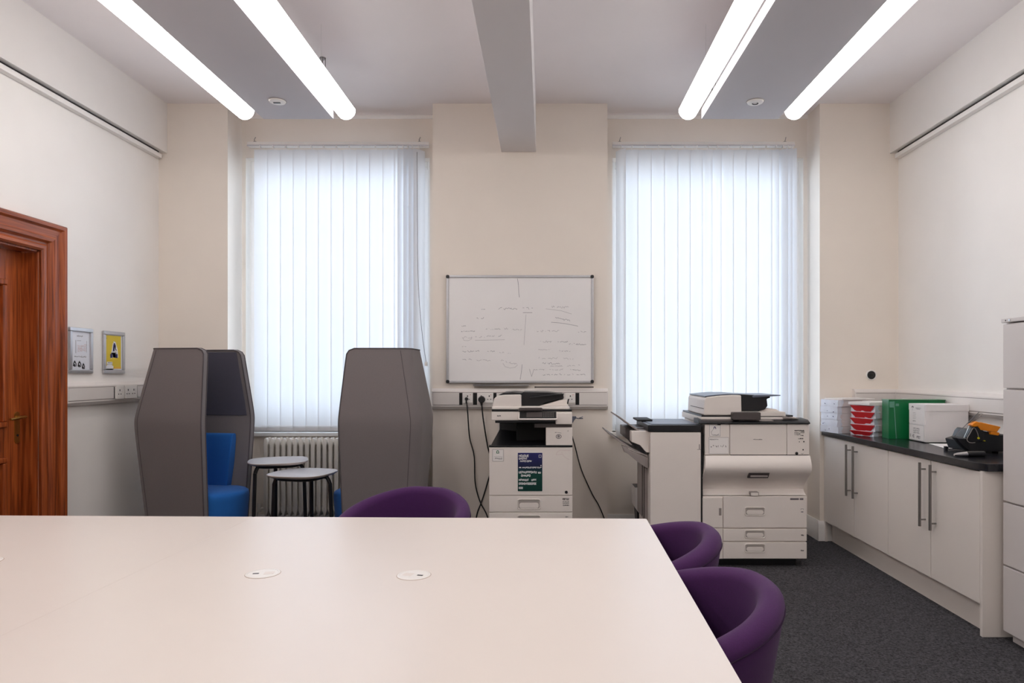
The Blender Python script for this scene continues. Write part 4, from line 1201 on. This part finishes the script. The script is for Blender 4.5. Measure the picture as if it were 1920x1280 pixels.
# upper front panels
for a, b in ((682, 846), (849, 1227), (1230, 1378)):
    part('front_panel', MB().box(x2(a), x2(b), D2, D2+.018, z2(470), z2(267)), M_['copier_white'], t, bevel=.003)
part('panel_gap', MB().box(x2(855), x2(1376), D2+.003, D2+.016, z2(477), z2(470)), M_['seam_dark'], t)
f = lambda u, v: (x2(u), D2-.0014, z2(v))
no = part('notice', MB().box(x2(710), x2(786), D2-.001, D2, z2(347), z2(270)), M_['paper'], t)
g = MB(); stroke(g, f, [(712,272),(784,272),(784,346),(712,346),(712,272)], 1.5); stroke(g, f, [(738,300),(724,318),(728,336),(760,342),(776,328)], 1.6); glyphs(g, f, 735, 780, 341, 337, 8, rr_, 1.2)
part('notice_print', g, M_['ink_grey'], no, normals=False)
g = MB(); stroke(g, f, [(741,298),(742,288),(747,283),(752,288),(754,298)], 5); part('notice_emblem', g, M_['ink_navy'], no, normals=False)
part('black_clip', MB().box(x2(765), x2(786), D2-.003, D2, z2(273), z2(265)), M_['black_plastic'], t)
no = part('notice', MB().box(x2(707), x2(841), D2-.001, D2, z2(466), z2(353)), M_['paper'], t)
g = MB(); stroke(g, f, [(709,355),(839,355),(839,464),(709,464),(709,355)], 1.6); glyphs(g, f, 714, 772, 371, 366, 9, rr_, 1.6)
part('notice_print', g, M_['ink_grey'], no, normals=False)
g = MB(); [scrawl(g, f, 735+16*k, 413, 746+16*k, 412, 18, rr_, 2.2, .3) for k in range(6)]; rect(g, f, 720, 728, 420, 416); part('notice_lettering', g, M_['ink_black'], no, normals=False)
g = MB()
for (a, b, c, e) in ((1280,1345,312,306),(1278,1318,340,322),(1322,1345,325,310),(1318,1340,345,340),(1305,1340,365,360)): glyphs(g, f, a, b, c, e, max(3, int((b-a)/9)), rr_, 2)
glyphs(g, f, 1005, 1065, 370, 366, 9, rr_, 1.4)
for (u, v, s_) in ((1311,384,5),(1341,383,8),(1336,437,8)):
    stroke(g, f, [(u-s_/2, v), (u+s_/2, v)], s_*1.1)
part('panel_print', g, M_['ink_black'], t, normals=False)
part('power_button', MB().cyl((x2(1293), D2, z2(461)), (x2(1293), D2-.004, z2(461)), .0105, n=18), M_['black_plastic'], t)
part('panel_smile', MB().tube([(x2(1322), D2-.0005, z2(461)), (x2(1330), D2-.0005, z2(466)), (x2(1338), D2-.0005, z2(461))], .0012, 5), M_['ink_black'], t)
# scanner bed and console
zpl = 1.054
part('console', MB().prism([(D2-.012, z2(265)), (D2+.16, z2(265)), (D2+.16, z2(232)), (D2+.03, z2(238)), (D2-.012, z2(256))], 'x', x2(640), x2(1380)), M_['black_plastic'], t, bevel=.002)
m = MB(); a = Vector((0, D2+.002, z2(252)+.0018)); b = Vector((0, D2+.028, z2(240)+.0018))
m.quad((x2(905), a.y, a.z), (x2(1150), a.y, a.z), (x2(1130), b.y, b.z), (x2(920), b.y, b.z)); part('console_screen', m, M_['copier_grey'], t, normals=False)
m = MB(); m.quad((x2(660), a.y, a.z), (x2(880), a.y, a.z), (x2(870), b.y, b.z), (x2(665), b.y, b.z)); part('console_keys', m, M_['copier_taupe'], t, normals=False)
part('scanner_bed', MB().box(xa, x2(1310), D2+.05, 5.53, z2(262), zpl), M_['copier_white'], t, bevel=.005)
part('lid_gasket', MB().box(xa+.005, x2(1290), D2+.06, 5.52, zpl, zpl+.012), M_['black_plastic'], t, bevel=.002)
dA = 4.85; yA1 = 5.40
a0, a1_ = X(1321, dA), X(1390, dA); zt_ = Z(741, dA); zb_ = zpl+.012
m = MB()
prof = [(a0-.004, zb_), (a1_+.004, zb_), (a1_, zt_+.001), (lerp(a0, a1_, .75), zt_+.003), (lerp(a0, a1_, .45), zt_), (a0+.012, zt_-.012), (a0, zt_-.03)]
part('feeder_cover', MB().prism(prof, 'y', dA, yA1), M_['copier_white'], t, bevel=.008, seg=3)
prof = [(a0+.006, zt_-.012), (lerp(a0, a1_, .45), zt_+.001), (lerp(a0, a1_, .75), zt_+.004), (a1_, zt_+.003), (a1_, zt_+.009), (lerp(a0, a1_, .6), zt_+.010), (lerp(a0, a1_, .3), zt_+.004), (a0+.004, zt_-.004)]
part('feeder_top', MB().prism(prof, 'y', dA+.004, yA1-.02), M_['slate_top'], t, bevel=.001)
part('feeder_seam', MB().box(a0-.005, a0-.0005, dA+.02, yA1-.1, lerp(zb_, zt_, .32), lerp(zb_, zt_, .32)+.003), M_['seam_dark'], t)
dT = dA+.02
def x3t(c): return x3(c, dT)
def z3t(c): return z3(c, dT)
part('feeder_tray_body', MB().prism([(x3t(880), z3t(372)), (x3t(1130), z3t(372)), (x3t(1215), z3t(350)), (x3t(1252), z3t(300)), (x3t(1240), z3t(205)), (x3t(1290), z3t(188)), (x3t(1280), z3t(160)), (x3t(870), z3t(140))], 'y', dT, yA1-.06), M_['black_plastic'], t, bevel=.005)
part('feeder_tray', MB().prism([(x3t(1040), z3t(186)), (x3t(1420), z3t(160)), (x3t(1424), z3t(148)), (x3t(1080), z3t(150)), (x3t(1030), z3t(165))], 'y', dT-.012, yA1-.1), M_['slate_top'], t, bevel=.002)
part('feeder_deck', MB().prism([(x3t(884), z3t(445)), (x3t(1492), z3t(440)), (x3t(1485), z3t(388)), (x3t(1470), z3t(378)), (x3t(884), z3t(378))], 'y', dT-.02, yA1), M_['copier_white'], t, bevel=.004)
part('paper_stop', MB().prism([(x3t(1140), z3t(378)), (x3t(1430), z3t(378)), (x3t(1380), z3t(348)), (x3t(1290), z3t(334)), (x3t(1220), z3t(342))], 'y', dT+.02, yA1-.1), M_['copier_white'], t, bevel=.003)
part('lid_grip', MB().prism(rrect(x3(772, 4.79), x3(1156, 4.79), z3(495, 4.79), z3(390, 4.79), .008), 'y', 4.79, 4.86), M_['copier_taupe'], t, bevel=.003)
part('side_shelf', MB().prism([(x3(1490), z3(462)), (x3(1500), z3(446)), (x3(1700), z3(478)), (x3(1698), z3(490)), (x3(1490), z3(476))], 'y', D2+.03, D2+.22), M_['copier_grey'], t, bevel=.002)
part('card_reader', MB().box(x3(1462), x3(1668), D2+.02, D2+.16, z3(545), z3(496)), M_['black_plastic'], t, bevel=.004)
# finisher tower
fx0, fx1 = x2(318), x2(655)
part('finisher_body', MB().box(fx0, fx1, D2+.016, 5.38, .05, z2(318)), M_['copier_white'], t, bevel=.005)
part('finisher_door', MB().box(fx0, fx1, D2, D2+.02, .06, z2(321)), M_['copier_white'], t, bevel=.004)
part('finisher_base', MB().box(fx0+.03, fx1-.02, D2+.05, 5.33, 0, .055), M_['black_plastic'], t)
part('finisher_top', MB().box(x2(302), fx1+.004, D2-.004, 5.40, z2(318), z2(272)), M_['black_plastic'], t, bevel=.005)
part('finisher_top_plate', MB().box(x2(330), fx1-.01, D2+.05, 5.38, z2(272), z2(272)+.004), M_['slate_top'], t, bevel=.002)
part('finisher_slot', MB().box(x2(255)+.02, x2(380), 5.12, 5.39, z2(272)+.002, z2(272)+.016), M_['black_matt'], t, bevel=.003)
part('joint_gap', MB().box(fx1, xa+.002, D2+.008, 5.3, .06, z2(330)), M_['black_matt'], t)
part('latch', MB().box(x2(630), x2(655), D2-.001, D2+.002, z2(437), z2(434)).box(x2(642), x2(648), D2-.001, D2+.002, z2(434), z2(400)), M_['copier_grey'], t)
def xs(cx, d): return X(1130+.1796*cx, d)
def zs2(cy_, d): return Z(760+.1797*cy_, d)
dF = D2+.05
part('exit_hood', MB().prism([(xs(232, 5.0), zs2(335, 5.0)), (xs(232, 5.0), zs2(232, 5.0)), (fx0, zs2(228, 5.0)), (fx0, zs2(430, 5.0)), (xs(310, 5.0), zs2(375, 5.0))], 'y', D2+.16, 5.33), M_['copier_taupe'], t, bevel=.005)
part('hood_cover', MB().prism([(xs(302, dF), zs2(380, dF)), (xs(302, dF), zs2(275, dF)), (xs(320, dF), zs2(265, dF)), (fx0, zs2(268, dF)), (fx0, zs2(490, dF)), (xs(455, dF), zs2(490, dF)), (xs(390, dF), zs2(415, dF))], 'y', dF, 5.35), M_['copier_white'], t, bevel=.004)
def tray(pts, th, y0, y1, nm, mt):
    up = [(xs(a, dF), zs2(b, dF)) for a, b in pts]
    lo = [(x, z-th) for x, z in reversed(up)]
    part(nm, MB().prism(up+lo, 'y', y0, y1), M_[mt], t, bevel=.002)
tray([(145, 95), (200, 130), (300, 205), (390, 262), (480, 262)], .012, dF+.03, 5.28, 'upper_output_tray', 'copier_grey')
tray([(52, 275), (160, 352), (300, 440), (400, 490), (470, 520)], .012, dF+.005, 5.30, 'lower_output_tray', 'copier_grey')
part('tray_support', MB().prism([(xs(200, dF), zs2(415, dF)), (xs(265, dF), zs2(440, dF)), (xs(275, dF), zs2(465, dF)), (xs(472, dF), zs2(545, dF)), (xs(472, dF), zs2(660, dF)), (xs(380, dF), zs2(600, dF)), (xs(260, dF), zs2(500, dF)), (xs(225, dF), zs2(485, dF))], 'y', dF+.0, dF+.05), M_['copier_grey'], t, bevel=.003)
part('tray_recess', MB().prism([(xs(310, dF), zs2(385, dF)), (xs(380, dF), zs2(420, dF)), (xs(460, dF), zs2(495, dF)), (xs(450, dF), zs2(520, dF)), (xs(400, dF), zs2(490, dF))], 'y', dF+.01, 5.31), M_['black_plastic'], t)
part('tray_roller', MB().cyl((xs(375, dF+.06), dF+.06, zs2(450, dF+.06)), (xs(375, dF+.06), 5.2, zs2(450, dF+.06)), .012, n=16), M_['chrome'], t)
part('rear_cover', MB().box(fx0-.025, fx0+.002, D2+.12, 5.30, .3, zs2(600, 5.0)), M_['copier_grey'], t, bevel=.005)
m = MB()
for k in (0, 1): m.tube([(fx0-.027, D2+.12+.09*k, .32), (fx0-.027, D2+.12+.09*k, zs2(610, 5.0))], .003, 6)
part('cover_seam', m, M_['seam_dark'], t)
# crumpled bag behind the tower
dB_ = 5.62
m = MB().prism([(X(1189, dB_), Z(911, dB_)), (X(1200, dB_), Z(911, dB_)), (X(1210, dB_), Z(955, dB_)), (X(1204, dB_), Z(958, dB_)), (X(1196, dB_), Z(945, dB_))], 'y', dB_, dB_+.08)
bag = thing('waste_bin', 'dark bin with a white liner half hidden behind the large copier', 'bin', (X(1215, 5.62), 5.66, 0))
xb0, xb1 = X(1190, 5.6), X(1245, 5.6); zb1 = Z(912, 5.6)
part('bucket', MB().add([(lerp(xb0, xb1, .12), 5.57, 0), (lerp(xb0, xb1, .88), 5.57, 0), (lerp(xb0, xb1, .88), 5.73, 0), (lerp(xb0, xb1, .12), 5.73, 0), (xb0, 5.54, zb1), (xb1, 5.54, zb1), (xb1, 5.76, zb1), (xb0, 5.76, zb1)],
     [(0,3,2,1),(4,5,6,7),(0,1,5,4),(1,2,6,5),(2,3,7,6),(3,0,4,7)]), M_['black_plastic'], bag, bevel=.006)
part('liner', MB().add([(lerp(xb0, xb1, -.02), 5.535, zb1-.16), (lerp(xb0, xb1, .10), 5.53, zb1-.2), (xb0-.006, 5.535, zb1+.004), (xb0+.03, 5.535, zb1+.004), (lerp(xb0, xb1, -.02), 5.765, zb1-.16), (xb0-.006, 5.765, zb1+.004)],
     [(0,1,3,2),(0,2,5,4)]), M_['paper'], bag, normals=False)

# ------------------------------------------------------------------ base cabinets, worktop
CX = 2.268; WZ = 0.90
YC = [5.535, 5.01, 4.515, 4.015, 3.56]
def cabinet(i0, lab, far):
    ya, yb2 = YC[i0+2], YC[i0]
    t = thing('base_cabinet', lab, 'cabinet', ((CX+XR)/2, (ya+yb2)/2, 0), group='white base cabinets under the worktop')
    part('carcass', MB().box(CX+.022, XR-.06, ya, yb2, .15, WZ-.04), M_['cabinet_laminate'], t)
    part('plinth', MB().box(CX+.06, CX+.078, ya, yb2, 0, .152), M_['cabinet_laminate'], t)
    for k in (0, 1):
        y1_, y0_ = YC[i0+k], YC[i0+k+1]
        dr = part('door', MB().box(CX, CX+.02, y0_+.0025, y1_-.0025, .165, WZ-.046), M_['cabinet_laminate'], t, bevel=.002)
        yh = y0_+.055 if k == 0 else y1_-.055
        h = part('handle', MB().cyl((CX-.035, yh, .455), (CX-.035, yh, .835), .0085, n=12), M_['steel_brushed'], dr, bevel=.001)
        for z in (.495, .795):
            part('standoff', MB().cyl((CX-.035, yh, z), (CX+.002, yh, z), .005, n=10), M_['steel_brushed'], dr)
    if far: part('end_filler', MB().box(CX+.004, CX+.022, yb2, YB-.001, 0.0, WZ-.04), M_['cabinet_laminate'], t)
    else: part('end_panel', MB().box(CX-.002, XR-.055, ya-.024, ya-.002, 0, WZ-.041), M_['cabinet_laminate'], t, bevel=.0015)
cabinet(0, 'white two-door base cabinet at the far end, beside the large copier', True)
cabinet(2, 'white two-door base cabinet at the near end, with a full-height end panel', False)
m = MB().prism([(CX-.018, 5.56), (CX-.018, 3.60), (CX+.012, 3.515), (XR-.004, 3.515), (XR-.004, 5.56)], 'z', WZ-.04, WZ)
solo('worktop', m, M_['worktop_black'], 'polished black worktop running over the white cabinets', 'worktop', bevel=.003)

# tall steel side filer at the right edge
FX = 2.345; fy0, fy1 = 2.62, 3.50; FZ = 1.645
t = thing('filing_cabinet', 'tall pale grey steel filing cabinet at the right edge', 'cabinet', (FX+.24, (fy0+fy1)/2, 0))
part('body', MB().box(FX+.02, XR-.03, fy0, fy1, .045, FZ-.022), M_['steel_cabinet'], t, bevel=.003)
part('plinth', MB().box(FX+.04, XR-.05, fy0+.02, fy1-.02, 0, .05), M_['steel_cabinet'], t)
part('top', MB().box(FX-.004, XR-.03, fy0, fy1+.006, FZ-.02, FZ), M_['steel_cabinet'], t, bevel=.003)
for z0, z1_ in ((.05, .385), (.39, .71), (.715, 1.285), (1.29, FZ-.026)):
    dr = part('drawer', MB().box(FX, FX+.022, fy0+.004, fy1-.004, z0+.002, z1_-.002), M_['steel_cabinet'], t, bevel=.003)
    part('finger_pull', MB().box(FX-.002, FX+.004, fy0+.25, fy1-.25, z1_-.03, z1_-.012), M_['copier_grey'], dr, bevel=.002)
part('lock', MB().cyl((FX-.001, fy1-.06, FZ-.01), (FX-.007, fy1-.06, FZ-.01), .006, n=12), M_['chrome'], t)
part('lock', MB().cyl((FX-.001, fy1-.03, FZ-.01), (FX-.005, fy1-.03, FZ-.01), .004, n=12), M_['black_plastic'], t)

# ------------------------------------------------------------------ things on the worktop
rp = random.Random(11)
def ream(loc, rz, lab, group, wrap, L=.297, W=.21, H=.052, red=False):
    """a packet of paper: bare paper block, folded wrapper over the end at -x"""
    t = thing('paper_ream', lab, 'paper ream', loc, rz, group)
    part('paper_block', MB().box(-L/2, L/2, -W/2, W/2, 0, H), M_['paper_side'], t, local=True, bevel=.002)
    x = -L/2; k = .010
    if red:
        # folded flap: a trapezium standing off the end, white torn paper round it
        m = MB().add([(x-.004, -W/2+.004, H-.002), (x-.004, W/2-.004, H-.002), (x-.003, W/2-.04, .003), (x-.003, -W/2+.04, .003),
                      (x-.018, -W/2-.002, H-.004), (x-.018, W/2+.002, H-.004), (x-.006, W/2-.036, .002), (x-.006, -W/2+.036, .002)],
                     [(0,1,2,3),(4,7,6,5),(0,4,5,1),(1,5,6,2),(2,6,7,3),(3,7,4,0)])
        part('wrapper_flap', m, M_[wrap], t, local=True)
    m = MB(); rows = []
    for z in (0, H*.33, H*.66, H):
        row = [(x+.035+rp.uniform(-.012, .012), -W/2-.0015, z)]
        row += [(x-.003+rp.uniform(-.006, .001), lerp(-W/2-.002, W/2+.002, q/6), z + (rp.uniform(-.004, .004)*(0 < q < 6) if 0 < z < H else 0)) for q in range(7)]
        row += [(x+.035+rp.uniform(-.012, .012), W/2+.0015, z)]
        rows.append(row)
    m.grid(rows)
    part('wrapper_end', m, M_['wrapper_white'], t, local=True, normals=False)
    if not red:
        g = MB(); f = lambda u, v: (x-.0105, u, v)
        for k in range(2):
            u = rp.uniform(-W*.4, W*.35); v = rp.uniform(.2, .6)*H; stroke(g, f, [(u, v), (u+rp.uniform(.004, .014), v+rp.uniform(-.004, .006))], rp.uniform(.003, .008))
        part('wrapper_print', g, M_['ink_navy'], t, local=True, normals=False)
    return t
places = ['bottom', 'second from bottom', 'middle', 'fourth from bottom', 'top']
z = WZ
for k in range(5):
    ream((2.378+rp.uniform(-.004, .004), 5.39+rp.uniform(-.004, .004), z), math.radians(12+rp.uniform(-2, 2)), 'white-wrapped paper ream, %s of the stack nearest the window' % places[k], 'white paper reams', 'wrapper_white', H=.051)
    z += .0515
zw = z
z = WZ
for k in range(5):
    h = .035 if k == 0 else .047
    ream((2.509+rp.uniform(-.003, .003), 5.150+rp.uniform(-.003, .003), z), math.radians(24+rp.uniform(-2, 2)), 'red-wrapped paper ream, %s of the red stack' % places[k], 'red paper reams', 'wrapper_red', H=h, red=True)
    z += h+.0006
def sheets(loc, rz, n, lab, name='paper_stack', L=.297, W=.21, curl=0.0):
    m = MB()
    rows = []
    H = .0012*n
    nx = 8
    def lift(u): return curl*max(0, u-.5)**2*4
    top = [[(lerp(-L/2, L/2, i/nx), y, H+lift(i/nx)) for i in range(nx+1)] for y in (-W/2, W/2)]
    bot = [[(lerp(-L/2, L/2, i/nx), y, lift(i/nx)) for i in range(nx+1)] for y in (-W/2, W/2)]
    m.grid([bot[0], top[0], top[1], bot[1], bot[0]])
    for e in (0, nx): m.add([bot[0][e], top[0][e], top[1][e], bot[1][e]], [(0, 1, 2, 3)])
    me = m.mesh(name, M_['paper']); o = bpy.data.objects.new(name, me); o.location = loc; o.rotation_euler = (0, 0, rz)
    COL.objects.link(o); ROOT[o.name] = Vector(loc); return tag(o, lab, 'paper')
sheets((2.40, 5.385, zw+.001), math.radians(16), 8, 'thin pile of white paper on top of the white-wrapped reams')
sheets((2.52, 5.15, z+.002), math.radians(14), 16, 'loose white paper pile on top of the red-wrapped reams', L=.36, W=.23)
sheets((2.57, 5.13, z+.0225), math.radians(-8), 3, 'curled white sheets lying uppermost on the red stack', curl=.02, L=.3, W=.2)

# green plastic box with a strap
gx0, gy = 2.435, 4.835
t = thing('green_box', 'dark green plastic document box with a pale strap, beside the red reams', 'box', (gx0, gy, WZ), math.radians(-5))
GW, GD, GH = .382, .12, .272
m = MB().box(0, GW, 0, .006, 0, GH).box(0, GW, GD-.006, GD, 0, GH).box(0, .006, .006, GD-.006, 0, GH).box(GW-.006, GW, .006, GD-.006, 0, GH).box(.006, GW-.006, .006, GD-.006, 0, .006)
part('shell', m, M_['green_plastic'], t, local=True, bevel=.002)
part('lid', MB().box(-.003, GW+.003, -.003, GD+.003, GH, GH+.006), M_['green_plastic'], t, local=True, bevel=.002)
part('strap', MB().add([(.030, -.0015, GH-.005), (.036, -.0015, GH-.005), (.052, -.0015, .004), (.046, -.0015, .004), (.030, -.004, GH-.005), (.036, -.004, GH-.005), (.052, -.004, .004), (.046, -.004, .004)],
     [(0,1,2,3),(4,7,6,5),(0,4,5,1),(1,5,6,2),(2,6,7,3),(3,7,4,0)]), M_['clear_label'], t, local=True)
part('label_holder', MB().box(.004, .038, -.0025, .001, GH-.05, GH-.008), M_['clear_label'], t, local=True, bevel=.0008)
part('label_holder', MB().box(.045, .068, -.0022, .001, GH-.04, GH-.022), M_['clear_label'], t, local=True, bevel=.0008)

# white carton with labels on its end
bx_, by_ = 2.537, 4.55
t = thing('storage_carton', 'white lidded cardboard carton with a printed label on its end', 'box', (bx_, by_, WZ+.004), math.radians(0))
BW, BD, BH = .285, .205, .252
part('carton', MB().box(0, BW, 0, BD, 0, BH-.002), M_['carton_white'], t, local=True, bevel=.002)
part('lid', MB().box(-.003, BW+.003, -.003, BD+.003, BH-.045, BH), M_['carton_white'], t, local=True, bevel=.002)
lb = part('label', MB().box(-.0045, -.0005, .006, BD-.006, .004, .112), M_['paper'], t, local=True)
lb2 = part('label', MB().box(-.0045, -.0005, .006, BD-.006, .118, BH-.006), M_['paper'], t, local=True)
g = MB(); f = lambda u, v: (-.0049, BD-u, v)
for v in (.088, .074, .06): glyphs(g, f, .06, .14, v-.008, v, 8, rp, .0016)
glyphs(g, f, .02, .032, .02, .045, 1, rp, .003); glyphs(g, f, .05, .075, .02, .042, 2, rp, .003); glyphs(g, f, .105, .15, .018, .034, 4, rp, .004)
stroke(g, f, [(.01, .006), (.19, .006), (.19, .11), (.01, .11), (.01, .006)], .0014)
part('label_print', g, M_['ink_grey'], lb, local=True, normals=False)
g = MB()
stroke(g, f, [(.04, .226), (.052, .234), (.064, .226)], .008); glyphs(g, f, .09, .16, .216, .226, 5, rp, .002); stroke(g, f, [(.05, .224), (.05, .206)], .002)
glyphs(g, f, .055, .09, .132, .138, 4, rp, .002)
for k in range(5): stroke(g, f, [(.055, .15+.01*k), (.09+.006*(k % 2), .151+.01*k)], .0012)
part('label_print', g, M_['ink_grey'], lb2, local=True, normals=False)
sheets((2.60, 4.33, WZ+.001), math.radians(78), 2, 'white sheets of paper lying in front of the carton', L=.297, W=.21)

# binding machine with an orange lever
dM = 3.98
def xm(cx): return X(1690+.10938*cx, dM)
def zm(cy_): return Z(740+.10938*cy_, dM)
t = thing('binding_machine', 'black desktop binding machine with an orange lever and clear guard', 'machine', (xm(1450), dM+.1, WZ))
y0_, y1_ = dM, dM+.22
body = [(xm(1120), zm(800)), (xm(1250), zm(760)), (xm(1290), zm(660)), (xm(1340), zm(600)), (xm(1720), zm(690)), (xm(1960), zm(700)), (xm(1960), WZ+.008), (xm(1180), WZ+.008)]
part('body', MB().prism(body, 'y', y0_, y1_), M_['black_plastic'], t, bevel=.006)
part('chip_tray', MB().prism([(xm(935), zm(735)), (xm(1000), zm(745)), (xm(1120), zm(752)), (xm(1250), zm(760)), (xm(1250), WZ+.010), (xm(1180), WZ+.010), (xm(1050), zm(860))], 'y', y0_+.002, y0_+.05), M_['black_plastic'], t, bevel=.005)
part('cheek', MB().prism([(xm(1130), zm(800)), (xm(1110), zm(720)), (xm(1200), zm(560)), (xm(1280), zm(540)), (xm(1400), zm(620)), (xm(1400), zm(780)), (xm(1200), zm(815))], 'y', y0_-.012, y0_+.01), M_['black_plastic'], t, bevel=.004)
part('cheek_edge', MB().tube(smooth_path([(xm(1300), y0_-.013, zm(735)), (xm(1275), y0_-.014, zm(640)), (xm(1215), y0_-.014, zm(560)), (xm(1150), y0_-.014, zm(660)), (xm(1100), y0_-.014, zm(760)), (xm(1150), y0_-.014, zm(815)), (xm(1240), y0_-.014, zm(815))], 5), .0022, 6), M_['copier_grey'], t)
lever = [(xm(1190), zm(520)), (xm(1215), zm(550)), (xm(1290), zm(535)), (xm(1330), zm(600)), (xm(1610), zm(640)), (xm(1640), zm(600)), (xm(1680), zm(545)), (xm(1660), zm(540)), (xm(1340), zm(465)), (xm(1310), zm(470)), (xm(1270), zm(450)), (xm(1210), zm(485))]
part('lever', MB().prism(lever, 'y', y0_-.016, y0_+.03), M_['orange_plastic'], t, bevel=.006, label='bright orange lever')
part('lever_catch', MB().prism([(xm(1505), zm(625)), (xm(1650), zm(640)), (xm(1662), zm(660)), (xm(1640), zm(695)), (xm(1500), zm(675))], 'y', y0_-.014, y0_+.02), M_['orange_plastic'], t, bevel=.003)
ga = [(xm(1345), zm(300)), (xm(1405), zm(325)), (xm(1270), zm(450)), (xm(1180), zm(540)), (xm(1090), zm(735)), (xm(940), zm(705)), (xm(1080), zm(560))]
part('guard', MB().prism(ga, 'y', y0_+.008, y0_+.012), M_['clear_plastic'], t)
gp = [(xm(935), zm(705)), (xm(1010), zm(605)), (xm(1080), zm(560)), (xm(1345), zm(300)), (xm(1405), zm(325)), (xm(1370), zm(375)), (xm(1270), zm(450)), (xm(1160), zm(490))]
part('guard_edge', MB().tube([(x, y0_+.01, z_) for x, z_ in gp], .0018, 6), M_['ink_grey'], t)
part('spool', MB().cyl((xm(1295), y0_-.018, zm(738)), (xm(1295), y0_-.010, zm(738)), .006, n=14), M_['yellow_plastic'], t)
g = MB(); f = lambda u, v: (xm(u), y0_-.0008, zm(v)); stroke(g, f, [(1392, 780), (1440, 790)], 18); part('logo_mark', g, M_['yellow_plastic'], t, normals=False)
part('foot', MB().box(xm(1200), xm(1240), y0_+.02, y0_+.05, WZ, WZ+.01).box(xm(1650), xm(1700), y0_+.02, y0_+.05, WZ, WZ+.01), M_['black_matt'], t)
# torch-like tool and a black clip in front of the machine
dP = 3.80
def tpt(cx, cy_, d): return (X(1690+.10938*cx, d), d, Z(740+.10938*cy_, d))
a = Vector(tpt(905, 925, dP)); a.z = WZ+.013; b = Vector(tpt(1120, 925, dP)); b.z = WZ+.016; c = Vector(tpt(1420, 930, dP)); c.z = WZ+.018
t = thing('hand_tool', 'silver and black pen-shaped tool lying in front of the binding machine', 'tool', (b.x, b.y, WZ))
part('tip', MB().tube([a, lerp(a, b, .3), b], [.006, .011, .015], 14), M_['chrome'], t)
part('grip', MB().tube([b, lerp(b, c, .2), c], [.0155, .017, .016], 14), M_['black_plastic'], t, bevel=.001)
dK = 4.10
k0 = tpt(755, 870, dK); k1 = tpt(815, 870, dK)
t = thing('binder_clip', 'small black clip standing on the worktop by the carton', 'clip', (k0[0], dK, WZ))
part('jaw', MB().prism([(k0[0], WZ), (k1[0]-.004, WZ), (k1[0]-.006, WZ+.012), (k1[0], WZ+.018), (k1[0]-.007, WZ+.027), (k0[0], WZ+.027)], 'y', dK, dK+.018), M_['black_plastic'], t, bevel=.001)
part('wire_arm', MB().tube(smooth_path([(k1[0]-.006, dK+.009, WZ+.010), (k1[0]+.014, dK+.004, WZ+.006), (k1[0]+.036, dK-.03, WZ+.004)], 5), .0018, 6), M_['black_plastic'], t)
